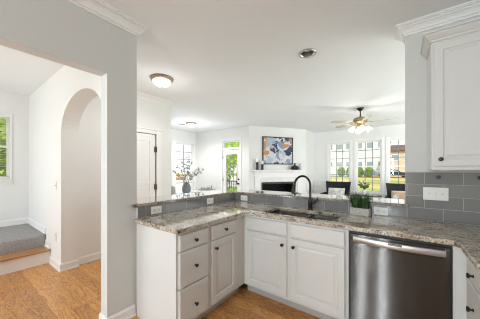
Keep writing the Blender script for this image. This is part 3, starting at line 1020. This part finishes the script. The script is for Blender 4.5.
def toggle(mb, x):
    mb.box(x - 0.004, x + 0.004, -0.018, -0.005, -0.002, 0.012, 0.001, 1)
sw = thing('light_switch', 'triple white switch plate on grey tile under the upper cabinet', 'light switch', (0.254, 2.5995, 1.157))
MB().box(-0.085, 0.085, -0.006, 0, -0.057, 0.057, 0.003).build('cover_plate', M['plate'], sw)
for x in (-0.045, 0.0):
    t = MB(); t.box(x - 0.006, x + 0.006, -0.008, -0.005, -0.014, 0.014); toggle(t, x)
    t.build('toggle', M['sock'], sw)
MB().lathe([(0, 0), (0.011, 0), (0.010, 0.008), (0, 0.009)], (0.047, -0.005, 0), (0, -1, 0), 14).build('dimmer_knob', M['sock'], sw, True)
sw = thing('light_switch', 'white light switch high on the hall pier', 'light switch', (-3.905, 0.9395, 1.15))
MB().box(-0.037, 0.037, -0.006, 0, -0.058, 0.058, 0.003).build('cover_plate', M['plate'], sw)
t = MB(); toggle(t, 0.0); t.build('toggle', M['sock'], sw)
sw = thing('light_switch', 'small light switch left of the patio door', 'light switch', (-5.07, 5.5995, 1.13))
MB().box(-0.037, 0.037, -0.006, 0, -0.058, 0.058, 0.003).build('cover_plate', M['plate'], sw)
t = MB(); toggle(t, 0.0); t.build('toggle', M['sock'], sw)

# black round fittings on the tile
for x, lab in ((0.273, 'small black round hook on the tile above the switch plate'), (0.527, 'small black round hook on the tile at the right picture edge')):
    hk = MB().lathe([(0, 0), (0.017, 0), (0.017, 0.006), (0.009, 0.010), (0.009, 0.016), (0.016, 0.020), (0.016, 0.026), (0, 0.027)], (0, 0, 0), (0, -1, 0), 16)
    o = hk.build('wall_hook', M['black'], None, True)
    o.location = (x, 2.5995, 1.306)
    tag(o, lab, 'hook', 'black hooks on the tile')

# ------------------------------------------------------------------ planter on the counter
pl = thing('grass_planter', 'concrete block planter of green grass on the worktop by the bar', 'plant', (-0.325, 2.512, 0.9142), R(-8))
MB().box(-0.085, 0.085, -0.045, 0.045, 0, 0.072, 0.003).build('pot', M['concrete'], pl)
MB().box(-0.078, 0.078, -0.038, 0.038, 0.0722, 0.075).build('soil', M['soil'], pl)
g = MB()
for k in range(300):
    x, y = random.uniform(-0.072, 0.072), random.uniform(-0.034, 0.030)
    ang = random.uniform(0, 2 * PI)
    ln = random.uniform(0.10, 0.18)
    lean = random.uniform(0.15, 0.95)
    ox_ = x * 5.5 * random.uniform(0.3, 1)
    dx, dy = math.cos(ang) * lean + ox_, min(math.sin(ang) * lean * 0.7, 0.12)
    wd = random.uniform(0.004, 0.007)
    pr = []
    for i in range(5):
        u = i / 4
        p = Vector((x + dx * ln * u * u * 0.9, y + dy * ln * u * u * 0.9, 0.074 + ln * (u - 0.28 * lean * u * u)))
        s = Vector((-math.sin(ang), math.cos(ang), 0)) * wd * (1 - u * 0.9)
        pr.append((g.bm.verts.new(p - s), g.bm.verts.new(p + s)))
    for a, b in zip(pr, pr[1:]):
        g.bm.faces.new((a[0], a[1], b[1], b[0]))
g.build('grass', M['blade'], pl, normals=False)

# ------------------------------------------------------------------ ceiling lights
def can_light(x, y, label, lit):
    root = thing('recessed_light', label, 'ceiling light', (x, y, CEIL), 0, 'round recessed ceiling lights')
    MB().lathe([(0.072, 0.0), (0.078, -0.008), (0.098, -0.010), (0.103, -0.005), (0.103, -0.0002), (0.078, -0.0002), (0.072, 0.0)], seg=32).build('trim_ring', M['chrome'], root, True)
    MB().lathe([(0.074, 0.0), (0.070, 0.06), (0.05, 0.10), (0.0, 0.105)], seg=32).build('reflector', M['can'], root, True)
    MB().lathe([(0.0, 0.024), (0.03, 0.028), (0.045, 0.045), (0.04, 0.07), (0.02, 0.10), (0, 0.10)], seg=20).build('bulb', M['bulb'] if lit else M['bulb_off'], root, True)
    return root
can_light(CANS[0][0], CANS[0][1], 'unlit recessed ceiling light with a silver ring above the sink', False)
can_light(CANS[1][0], CANS[1][1], 'lit recessed ceiling light over the kitchen floor', True)
can_light(CANS[2][0], CANS[2][1], 'lit recessed ceiling light by the rear kitchen wall', True)

def flush_light(x, y, r, label, watts):
    root = thing('flush_ceiling_light', label, 'ceiling light', (x, y, CEIL), 0, 'flush dome ceiling lights')
    MB().lathe([(0, -0.0005), (r, -0.0005), (r * 1.02, -0.012), (r * 0.97, -0.03), (r * 0.86, -0.042), (r * 0.80, -0.042), (r * 0.80, -0.02), (0, -0.02)], seg=40).build('rim', M['bronze_rim'], root, True)
    MB().lathe([(r * 0.80, -0.041)] + [(r * 0.80 * math.cos(R(a)), -0.041 - 0.085 * math.sin(R(a))) for a in range(10, 90, 10)] + [(0, -0.126)], seg=40).build('dome', M['shade'], root, True)
    MB().lathe([(0, -0.125), (0.012, -0.127), (0.014, -0.135), (0.006, -0.142), (0.006, -0.150), (0, -0.153)], seg=14).build('finial', M['bronze_rim'], root, True)
    lamp('flush_lamp_glow', 'POINT', (x, y, CEIL - 0.46), (0, 0, 0), 3.2 + watts * 0.12, (0.97, 0.985, 1), shadow_soft_size=0.10)
    lamp('flush_lamp', 'SPOT', (x, y, CEIL - 0.20), (0, 0, 0), watts, (1, 0.97, 0.93), shadow_soft_size=0.06, spot_size=R(172), spot_blend=0.5)
    return root
flush_light(-2.87, 1.935, 0.165, 'lit dome ceiling light near the passage', 12)
flush_light(-4.90, 4.27, 0.155, 'lit dome ceiling light over the dining corner', 72)
v = thing('ceiling_vent', 'small grey ceiling vent beside the dining corner light', 'vent', (-5.24, 4.22, CEIL), R(40))
MB().box(-0.11, 0.11, -0.055, 0.055, -0.008, -0.0005, 0.003).build('frame', T, v)
s = MB()
for k in range(5):
    s.box(-0.095, 0.095, -0.042 + k * 0.019, -0.034 + k * 0.019, -0.0115, -0.0078)
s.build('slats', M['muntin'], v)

# ceiling fan
FX, FY = -0.71, 5.46
fan = thing('ceiling_fan', 'five blade ceiling fan with lit tulip glass shades', 'ceiling fan', (FX, FY, CEIL))
MB().lathe([(0, -0.0005), (0.072, -0.0005), (0.072, -0.012), (0.05, -0.045), (0.026, -0.068), (0.0, -0.07)], seg=28).build('canopy', M['bronze'], fan, True)
MB().cyl((0, 0, -0.068), (0, 0, -0.20), 0.013).build('downrod', M['bronze'], fan, True)
MB().lathe([(0, -0.19), (0.03, -0.19), (0.06, -0.205), (0.125, -0.225), (0.14, -0.25), (0.14, -0.29), (0.12, -0.315), (0.07, -0.335), (0.055, -0.36), (0.055, -0.40), (0.035, -0.425), (0, -0.43)], seg=32).build('motor', M['brass'], fan, True)
blm = MB()
prof = [(0.20, 0.045), (0.30, 0.058), (0.45, 0.066), (0.58, 0.068), (0.64, 0.060), (0.67, 0.035)]
top = [(x, yv) for x, yv in prof] + [(x, -yv) for x, yv in prof[::-1]]
blm.prism(top, lambda u, v, hh: (u, v, hh), -0.004, 0.004)
blm.move(Matrix.Rotation(R(10), 4, 'X'))
bo_ = blm.build('blade', M['fanblade'], fan)
brk = MB().box(0.11, 0.24, -0.018, 0.018, -0.012, -0.005, 0.002)
brk_o = brk.build('blade_bracket', M['brass'], bo_)
for k in range(5):
    if k == 0:
        o = bo_
    else:
        o = bo_.copy(); C.objects.link(o); o.parent = fan
        b2 = brk_o.copy(); C.objects.link(b2); b2.parent = o
    o.location = (0, 0, -0.315)
    o.rotation_euler = (0, 0, R(4.3 + 72 * k))
for k in range(4):
    a = R(20 + 90 * k)
    u = Vector((math.cos(a), math.sin(a), 0))
    arm = MB().tube([u * 0.04 + Vector((0, 0, -0.395)), u * 0.10 + Vector((0, 0, -0.385)), u * 0.135 + Vector((0, 0, -0.41))], 0.009, 8).build('lamp_arm', M['brass'], fan, True)
    ax = (u * 0.55 + Vector((0, 0, -0.85))).normalized()
    MB().lathe([(0.022, 0.0), (0.030, 0.012), (0.044, 0.035), (0.052, 0.065), (0.056, 0.095), (0.066, 0.115), (0.062, 0.115), (0.052, 0.095), (0.047, 0.065), (0.03, 0.03), (0.0, 0.012)], u * 0.135 + Vector((0, 0, -0.41)), ax, 20).build('lamp_shade', M['fanshade'], arm, True)
lamp('fan_lamp', 'POINT', (FX, FY, 2.18), (0, 0, 0), 9, (1, 0.985, 0.96), shadow_soft_size=0.1)

# ------------------------------------------------------------------ FIREPLACE and mantel things
fp = thing('fireplace', 'white fireplace with deep mantel shelf and black firebox', 'fireplace', FPL, FPA)
m = MB()
m.box(0.08, 2.0, -0.17, -0.001, 1.345, 1.372, 0.004)
m.box(0.12, 1.96, -0.14, -0.001, 1.325, 1.345, 0.004)
m.box(0.15, 1.93, -0.10, -0.001, 1.295, 1.325, 0.006)
m.build('mantel_shelf', M['surround'], fp)
s = MB()
s.box(0.19, 1.86, -0.05, -0.001, 1.13, 1.295, 0.003)
s.box(0.19, 0.345, -0.05, -0.001, 0.0, 1.13, 0.003)
s.box(1.70, 1.86, -0.05, -0.001, 0.0, 1.13, 0.003)
s.box(0.16, 0.36, -0.06, -0.001, 1.09, 1.13, 0.004)
s.box(1.685, 1.89, -0.06, -0.001, 1.09, 1.13, 0.004)
s.build('surround', M['surround'], fp)
t = MB()
t.box(0.345, 0.42, -0.02, -0.001, 0.0, 1.13)
t.box(1.62, 1.70, -0.02, -0.001, 0.0, 1.13)
t.box(0.42, 1.62, -0.02, -0.001, 0.97, 1.13)
t.box(0.42, 1.62, -0.02, -0.001, 0.0, 0.25)
t.build('facing', M['slate'], fp)
f = MB()
f.box(0.42, 1.62, 0.50, 0.52, 0.25, 0.97)
f.box(0.40, 0.42, -0.02, 0.52, 0.25, 0.97)
f.box(1.62, 1.64, -0.02, 0.52, 0.25, 0.97)
f.box(0.42, 1.62, -0.02, 0.50, 0.23, 0.25)
f.box(0.42, 1.62, -0.02, 0.50, 0.97, 0.99)
f.build('firebox', M['firebox'], fp)
g = MB()
ring(g, 0.43, 1.61, 0.26, 0.96, 0.03, 0.0, 0.02)
g.build('firebox_frame', M['black'], fp)

def fpt(lx, ly, z):
    return FM @ Vector((lx, ly, z))
pc = thing('framed_painting', 'abstract blue, orange and white painting in black frame over the mantel', 'painting', fpt(0.985, -0.001, 1.55), FPA)
f = MB()
ring(f, -0.54, 0.54, 0, 0.88, 0.028, -0.045, -0.001)
f.build('frame', M['black'], pc)
MB().box(-0.512, 0.512, -0.03, -0.004, 0.028, 0.852).build('canvas', M['paint'], pc)

def candle(lx, hh, label):
    root = thing('candlestick', label, 'candle holder', fpt(lx, -0.10, 1.372), FPA, 'black candlesticks on the mantel')
    MB().lathe([(0, 0), (0.045, 0), (0.046, 0.012), (0.038, 0.02), (0.036, hh * 0.5), (0.038, hh - 0.02), (0.046, hh - 0.01), (0.046, hh), (0, hh)], seg=20).build('holder', M['black'], root, True)
    MB().lathe([(0, hh), (0.034, hh), (0.035, hh + 0.005), (0.035, hh + 0.105), (0.03, hh + 0.11), (0, hh + 0.106)], seg=20).build('candle', M['wax'], root, True)
    MB().cyl((0, 0, hh + 0.10), (0, 0, hh + 0.118), 0.0015, seg=6).build('wick', M['black'], root)
candle(0.236, 0.235, 'taller black candlestick with white candle at the mantel left end')
candle(0.406, 0.175, 'shorter black candlestick with white candle nearer the painting')
bv = MB().lathe([(0, 0), (0.07, 0), (0.115, 0.03), (0.13, 0.075), (0.11, 0.115), (0.05, 0.14), (0.028, 0.16), (0.026, 0.19), (0.04, 0.215), (0.03, 0.215), (0.018, 0.19), (0.0, 0.17)], seg=28).build('bottle_vase', M['black'], None, True)
bv.location = fpt(1.53, -0.12, 1.3722) if False else fpt(1.53, -0.05, 1.3722)
bv.location = fpt(1.53, -0.15 + 0.005, 1.3722)
tag(bv, 'squat black bottle vase on the right of the mantel', 'vase')
wv = MB().lathe([(0, 0), (0.045, 0), (0.06, 0.04), (0.055, 0.12), (0.04, 0.18), (0.045, 0.22), (0.036, 0.22), (0.03, 0.18), (0, 0.02)], seg=24).build('pitcher_vase', M['whiteceramic'], None, True)
wv.location = fpt(1.80, -0.09, 1.3722)
tag(wv, 'slim white vase at the right end of the mantel', 'vase')

# ------------------------------------------------------------------ dining corner
tb_ = thing('dining_table', 'pale round dining table under the vase of branches', 'table', (-4.72, 4.06, 0))
MB().lathe([(0, 0.715), (0.55, 0.715), (0.585, 0.725), (0.59, 0.738), (0.58, 0.75), (0, 0.75)], seg=48).build('tabletop', M['tableglass'], tb_, True)
MB().lathe([(0, 0.0), (0.28, 0.0), (0.28, 0.02), (0.08, 0.06), (0.05, 0.2), (0.05, 0.6), (0.12, 0.715), (0, 0.715)], seg=28).build('pedestal', M['trim'], tb_, True)

bvs = thing('branch_vase', 'grey vase of eucalyptus branches on the dining table', 'vase', (-4.645, 3.885, 0.7502))
MB().lathe([(0, 0), (0.08, 0), (0.108, 0.03), (0.118, 0.09), (0.112, 0.17), (0.095, 0.22), (0.078, 0.245), (0.082, 0.26), (0.070, 0.26), (0.064, 0.242), (0.083, 0.21), (0.095, 0.09), (0.06, 0.02), (0, 0.02)], seg=28).build('vase', M['vase'], bvs, True)
MB().lathe([(0.0, 0.2), (0.066, 0.2), (0.066, 0.19), (0, 0.19)], seg=20).build('vase_mouth_shade', M['black'], bvs)  # black disc stands in for the shade inside the vase mouth
stm, lfm = MB(), MB()
rnd = random.Random(11)
Rv, Fv = Vector((0.806, 0.592, 0)), Vector((-0.592, 0.806, 0))
for lat, dep, hh in ((0.34, 0.0, 0.60), (0.44, 0.1, 0.52), (0.16, -0.1, 0.78), (0.05, 0.05, 0.95), (-0.10, -0.05, 0.80), (-0.24, 0.05, 0.62), (-0.30, -0.1, 0.46), (0.25, 0.12, 0.40)):
    end = Rv * lat + Fv * dep + Vector((0, 0, 0.20 + hh * 0.8))
    mid = Rv * lat * 0.28 + Fv * dep * 0.3 + Vector((0, 0, 0.2 + hh * 0.52))
    p0 = Vector((0, 0, 0.19))
    path = []
    for i in range(9):
        u = i / 8
        path.append(p0 * (1 - u) ** 2 + mid * 2 * u * (1 - u) + end * u * u)
    stm.tube(path, 0.004, 5)
    for i in range(3, 9):
        for s in range(3):
            dirv = Vector((rnd.uniform(-1, 1), rnd.uniform(-1, 1), rnd.uniform(-0.5, 0.9)))
            lfm.leaf(path[i] + Vector((rnd.uniform(-.01, .01), rnd.uniform(-.01, .01), rnd.uniform(-.02, .02))), dirv, rnd.uniform(0.06, 0.10), rnd.uniform(0.035, 0.055))
stm.build('stems', M['stem'], bvs, True)
lfm.build('leaves', M['leafgrey'], bvs, normals=False)

def dining_chair(loc, rz, label):
    r = thing('dining_chair', label, 'chair', loc, rz, 'grey dining chairs')
    MB().box(-0.23, 0.23, -0.23, 0.22, 0.42, 0.50, 0.025, 3).build('seat', M['grey_fab'], r, True)
    b = MB().box(-0.225, 0.225, -0.035, 0.035, 0.0, 0.50, 0.028, 3)
    b.move(Matrix.Translation((0, 0.23, 0.49)) @ Matrix.Rotation(R(-10), 4, 'X'))
    b.build('backrest', M['grey_fab'], r, True)
    for sx in (-1, 1):
        for sy in (-1, 1):
            MB().cyl((sx * 0.20, sy * 0.19, 0.0), (sx * 0.185, sy * 0.175, 0.425), 0.014, 0.022, 10).build('leg', M['table_dark'], r, True)
    return r
dc = dining_chair((-4.55, 3.50, 0), R(188), 'light grey dining chair left of the vase, beside the passage wall')

cn = thing('console_table', 'low dark topped console against the wall left of the patio door', 'table', (-5.32, 5.38, 0))
MB().box(-0.32, 0.24, -0.17, 0.17, 0.665, 0.70, 0.004).build('tabletop', M['grey_books'], cn)
for sx in (-0.29, 0.21):
    for sy in (-0.14, 0.14):
        MB().box(sx - 0.018, sx + 0.018, sy - 0.018, sy + 0.018, 0, 0.665).build('leg', M['trim'], cn)
o = MB().box(-0.14, 0.14, -0.10, 0.10, 0, 0.075, 0.02, 3).build('folded_throw', M['grey_fab'], None, True)
o.location = (-5.44, 5.38, 0.7002)
tag(o, 'folded pale grey throw lying on the console', 'blanket')
o = MB().lathe([(0, 0), (0.03, 0), (0.035, 0.02), (0.02, 0.06), (0.015, 0.10), (0.03, 0.13), (0.0, 0.15)], seg=18).build('ornament', M['grey_books'], None, True)
o.location = (-5.15, 5.38, 0.7002)
tag(o, 'small grey ornament at the right end of the console', 'ornament')

# ------------------------------------------------------------------ window seating
def armchair(loc, rz, label):
    r = thing('armchair', label, 'armchair', loc, rz, 'black armchairs by the windows')
    # curved flaring back
    mb = MB()
    n = 20
    rows = []
    for k in range(n + 1):
        t_ = -1 + 2 * k / n
        a = t_ * R(62)
        cols_ = []
        for zz, rr in ((0.36, 0.345), (0.55, 0.36), (0.80, 0.385), (0.97, 0.405)):
            zt = zz if zz < 0.9 else 0.975 + 0.018 * abs(t_) ** 3
            flare = 1.0
            x_ = rr * 0.93 * math.sin(a) / math.sin(R(62)) * 0.98
            y_ = 0.06 + 0.30 * math.cos(a * 0.9) + (zz - 0.36) * 0.14
            cols_.append((x_, y_, zt))
        rows.append(cols_)
    ins, outs = [], []
    for cols_ in rows:
        ins.append([mb.bm.verts.new((x, y - 0.03, z_)) for x, y, z_ in cols_])
        outs.append([mb.bm.verts.new((x * 1.06, y + 0.035, z_)) for x, y, z_ in cols_])
    m_ = len(rows[0])
    for i in range(n):
        for j in range(m_ - 1):
            mb.bm.faces.new((ins[i][j], ins[i + 1][j], ins[i + 1][j + 1], ins[i][j + 1]))
            mb.bm.faces.new((outs[i][j], outs[i][j + 1], outs[i + 1][j + 1], outs[i + 1][j]))
        mb.bm.faces.new((ins[i][-1], ins[i + 1][-1], outs[i + 1][-1], outs[i][-1]))
        mb.bm.faces.new((ins[i][0], outs[i][0], outs[i + 1][0], ins[i + 1][0]))
    for i in (0, n):
        for j in range(m_ - 1):
            mb.bm.faces.new((ins[i][j], ins[i][j + 1], outs[i][j + 1], outs[i][j]))
    mb.build('backrest', M['black_fab'], r, True)
    MB().box(-0.325, 0.325, -0.34, 0.26, 0.28, 0.44, 0.035, 3).build('seat', M['black_fab'], r, True)
    for sx in (-1, 1):
        a = MB().box(sx * 0.355 - 0.03, sx * 0.355 + 0.03, -0.33, 0.22, 0.26, 0.64, 0.02, 3)
        a.build('arm', M['black_fab'], r, True)
        for sy in (-1, 1):
            MB().cyl((sx * 0.32, sy * 0.27 - 0.03, 0), (sx * 0.32, sy * 0.25 - 0.03, 0.285), 0.015, 0.024, 10).build('leg', M['table_dark'], r, True)
    return r
ac = armchair((-1.665, 7.42, 0), 0, 'black armchair below the left window with a grey striped pillow')
copy_thing(ac, (0.05, 7.36, 0), 0, 'black armchair below the right window with a tan pillow')

def pillow(loc, rot, mt, label):
    mb = MB()
    bmesh.ops.create_grid(mb.bm, x_segments=14, y_segments=10, size=0.5)
    top_ = list(mb.bm.verts)
    ex = bmesh.ops.extrude_face_region(mb.bm, geom=list(mb.bm.faces))
    for v_ in top_:
        u, w_ = 1 - (2 * v_.co.x) ** 4, 1 - (2 * v_.co.y) ** 4
        v_.co.z = -0.065 * max(u * w_, 0.0) ** 0.6 - 0.004
    for v_ in (g_ for g_ in ex['geom'] if isinstance(g_, bmesh.types.BMVert)):
        u, w_ = 1 - (2 * v_.co.x) ** 4, 1 - (2 * v_.co.y) ** 4
        v_.co.z = 0.065 * max(u * w_, 0.0) ** 0.6 + 0.004
    mb.move(Matrix.Diagonal((0.50, 0.34, 1, 1)))
    o = mb.build('throw_pillow', mt, None, 'all')
    o.location = loc
    o.rotation_euler = rot
    return tag(o, label, 'pillow', 'pillows on the black armchairs')
pillow((-1.665, 7.52, 0.625), (R(70), 0, 0), M['pillow'], 'pale grey striped pillow on the armchair below the left window')
pillow((0.05, 7.46, 0.625), (R(70), 0, 0), M['pillow_tan'], 'cream and tan pillow on the armchair below the right window')

tt = thing('accent_table', 'round black table between the two black armchairs', 'table', (-0.74, 7.18, 0))
MB().lathe([(0, 0.625), (0.33, 0.625), (0.34, 0.635), (0.34, 0.652), (0.33, 0.66), (0, 0.66)], seg=40).build('tabletop', M['table_dark'], tt, True)
MB().lathe([(0, 0), (0.2, 0), (0.2, 0.015), (0.05, 0.04), (0.03, 0.1), (0.03, 0.58), (0.08, 0.625), (0, 0.625)], seg=24).build('pedestal', M['table_dark'], tt, True)
hp = thing('potted_plant', 'small leafy plant in a pale pot before the middle window', 'plant', (-0.86, 7.32, 0.6602))
MB().lathe([(0, 0), (0.045, 0), (0.06, 0.10), (0.062, 0.13), (0.055, 0.13), (0.05, 0.11), (0, 0.105)], seg=20).build('pot', M['whiteceramic'], hp, True)
s_, l_ = MB(), MB()
for k in range(11):
    a = 2 * PI * k / 11 + rnd.uniform(-.2, .2)
    hh, rr = rnd.uniform(0.10, 0.34), rnd.uniform(0.03, 0.13)
    path = [Vector((0, 0, 0.1)), Vector((math.cos(a) * rr * .3, math.sin(a) * rr * .3, 0.1 + hh * .6)), Vector((math.cos(a) * rr, math.sin(a) * rr, 0.12 + hh))]
    s_.tube(path, 0.004, 5)
    for q in range(5):
        l_.leaf(path[1].lerp(path[2], q / 4), (math.cos(a) + rnd.uniform(-.7, .7), math.sin(a) + rnd.uniform(-.7, .7), rnd.uniform(-.1, .7)), rnd.uniform(.08, .13), rnd.uniform(.035, .05))
s_.build('stems', M['stem'], hp, True)
l_.build('leaves', M['leafhouse'], hp, normals=False)

# ------------------------------------------------------------------ OUTDOORS
struct('ground', MB().box(-70, 60, -30, 120, -0.35, -0.12), M['lawn'], 'green and yellowing lawn outside the windows', 'lawn')
struct('road', MB().box(-60, 50, 49.5, 52.6, -0.12, -0.08), M['asphalt'], 'dark asphalt street beyond the lawn', 'road')
struct('patio', MB().box(-11.5, -2.8, 5.74, 9.6, -0.12, -0.04), M['deck'], 'pale concrete patio outside the glazed door', 'patio')
struct('side_yard', MB().box(-45, -11.55, -4, 40, -0.12, -0.05), M['deck'], 'broad pale paving beyond the dining windows', 'yard')
struct('side_path', MB().box(-11.5, -6.3, 2.6, 5.73, -0.12, -0.05), M['deck'], 'pale paved side yard outside the dining windows', 'yard')

def blob(cx, cy, cz, rx, ry_, rz_, n, size, rg):
    mb = MB()
    for k in range(n):
        v_ = Vector((rg.gauss(0, 1), rg.gauss(0, 1), rg.gauss(0, 1))).normalized()
        q = rg.uniform(0.72, 1.02)
        p = Vector((cx + v_.x * rx * q, cy + v_.y * ry_ * q, cz + v_.z * rz_ * q))
        d_ = (v_ + Vector((rg.uniform(-.9, .9), rg.uniform(-.9, .9), rg.uniform(-.9, .9))))
        mb.leaf(p, d_, size * rg.uniform(.7, 1.3), size * rg.uniform(.5, .8), Vector((rg.uniform(-1, 1), rg.uniform(-1, 1), rg.uniform(-1, 1))))
    return mb

def shrub(name, label, cat, loc, rad, hgt, n, size, mt, group, seed, trunk=0.0):
    rg = random.Random(seed)
    r = thing(name, label, cat, loc, 0, group)
    hh = (hgt - trunk) / 2
    blob(0, 0, trunk + hh, rad, rad, hh, n, size, rg).build('foliage', mt, r, normals=False)
    core = MB()
    bmesh.ops.create_icosphere(core.bm, subdivisions=3, radius=1.0, matrix=Matrix.Translation((0, 0, trunk + hh)) @ Matrix.Diagonal((rad * .78, rad * .78, hh * .8, 1)))
    core.build('inner_foliage', mt, r, True)
    MB().cyl((0, 0, 0), (0, 0, trunk + hh * 0.7), max(rad * 0.07, 0.03), max(rad * 0.04, 0.02), 8).build('trunk', M['bark'], r, True)
    return r

HB = ['leftmost of the rounded hedge bushes seen through the windows', 'second rounded hedge bush from the left, at the left window\'s right side', 'third rounded hedge bush from the left, behind the middle window', 'rightmost of the rounded hedge bushes, behind the middle window']
for k, x in enumerate((-10.9, -9.1, -7.2, -5.4)):
    shrub('hedge_bush', HB[k], 'bush', (x * 1.0, 54.2, -0.12), 0.80, 2.1, 2400, 0.15, M['hedge'], 'hedge bushes beyond the lawn', 40 + k)

def house(name, label, x0, x1, y0, y1, hgt, wall, roof, rows, cols, rh, ww, wh):
    r = thing(name, label, 'house', ((x0 + x1) / 2, y0, -0.12))
    h_ = (x1 - x0) / 2
    MB().box(-h_, h_, 0, y1 - y0, 0, hgt).build('wall', wall, r)
    rf = MB()
    e = 0.5
    dp = y1 - y0
    rf.prism([(-e, hgt - 0.1), (dp / 2, hgt + rh), (dp + e, hgt - 0.1), (dp + e, hgt - 0.35), (-e, hgt - 0.35)], lambda u, v_, hh: (hh, u, v_), -h_ - e, h_ + e)
    rf.build('roof', roof, r)
    for zz in rows:
        for k in range(cols):
            x = -h_ + 2 * h_ * (k + 0.5) / cols
            fr_ = MB()
            ring(fr_, x - ww / 2 - .1, x + ww / 2 + .1, zz - .1, zz + wh + .1, 0.14, -0.08, 0.0)
            fo = fr_.build('window', M['trim'], r)
            MB().box(x - ww / 2, x + ww / 2, -0.05, -0.01, zz, zz + wh).build('pane', M['farglass'], fo)
    return r
house('townhouse', 'long pale townhouse across the street behind the hedge', -30, -2.6, 66, 76, 9.6, M['siding'], M['roof_grey'], (2.2, 7.2), 11, 2.0, 1.5, 1.5)
house('tan_house', 'tan house with a brown roof seen through the right window', -2.0, 7.0, 60.0, 69, 6.0, M['siding_tan'], M['roof_brown'], (3.6,), 4, 1.5, 1.3, 1.3)

def car(label, loc, mt):
    r = thing('car', label, 'car', loc, 0, 'parked cars across the street')
    side = [(-2.2, 0.35), (2.15, 0.35), (2.25, 0.75), (1.95, 0.98), (1.05, 1.08), (0.35, 1.58), (-1.45, 1.62), (-2.1, 1.12), (-2.25, 0.8)]
    b = MB().prism(side, lambda u, v_, h_: (u, h_, v_), -0.88, 0.88)
    o = b.build('body', mt, r)
    m_ = o.modifiers.new('bevel', 'BEVEL'); m_.width = 0.06; m_.segments = 2
    w_ = MB().prism([(-1.75, 1.10), (0.75, 1.10), (0.28, 1.48), (-1.35, 1.52)], lambda u, v_, h_: (u, h_, v_), -0.9, 0.9)
    w_.build('side_windows', M['farglass'], r)
    for x in (-1.4, 1.4):
        for y in (-0.82, 0.82):
            MB().cyl((x, y - 0.12, 0.34), (x, y + 0.12, 0.34), 0.34, seg=20).build('wheel', M['tyre'], r, True)
    return r
car('dark parked car seen through the right window', (-0.9, 55.2, -0.12), M['car_dark'])
car('pale blue grey parked car at the right side of the middle window', (-5.0, 58.5, -0.12), M['car_light'])

# garden behind the patio door
sp_ = [(-9.4, 10.6, 1.1, 4.4, 0.6, 51, 'leafy tree straight outside the patio door'), (-7.5, 12.6, 1.1, 2.4, 0.0, 52, 'round green bush right of the tree outside the patio door'),
       (-12.0, 13.0, 1.2, 2.0, 0.0, 53, 'low green bush left of the tree outside the patio door'), (-13.5, 18.0, 2.2, 6.5, 1.5, 54, 'taller tree standing farther behind the patio')]
for x, y, rad, hg, tk, sd, lab in sp_:
    shrub('garden_tree' if tk else 'garden_bush', lab, 'tree' if tk else 'bush', (x, y, -0.12), rad, hg, 1500, 0.17, M['foliage'], 'plants behind the patio', sd, tk)
rl = thing('patio_railing', 'dark metal railing at the edge of the patio', 'railing', (-6.05, 7.6, -0.04))
MB().box(-1.15, 1.15, -0.02, 0.02, 0.90, 0.94).build('top_rail', M['black'], rl)
MB().box(-1.15, 1.15, -0.015, 0.015, 0.10, 0.13).build('bottom_rail', M['black'], rl)
for k in range(19):
    x = -1.14 + 2.28 * k / 18
    MB().box(x - 0.009, x + 0.009, -0.009, 0.009, 0.0 if k % 9 == 0 else 0.13, 0.90).build('baluster', M['black'], rl)

# side yard: picnic table, shrub outside the landing window
pt = thing('picnic_table', 'orange cedar table standing outside the dining window', 'table', (-9.2, 6.95, -0.05))
MB().box(-0.45, 0.45, -0.35, 0.35, 0.92, 1.06, 0.01).build('tabletop', M['orange_wood'], pt)
for sx in (-0.38, 0.38):
    for sy in (-0.28, 0.28):
        MB().box(sx - 0.04, sx + 0.04, sy - 0.04, sy + 0.04, 0.0, 0.92).build('leg', M['whiteceramic'], pt)
shrub('side_bush', 'tall green shrub outside the hall window', 'bush', (-9.4, 0.9, -0.12), 1.6, 4.4, 2600, 0.18, M['foliage'], None, 61)
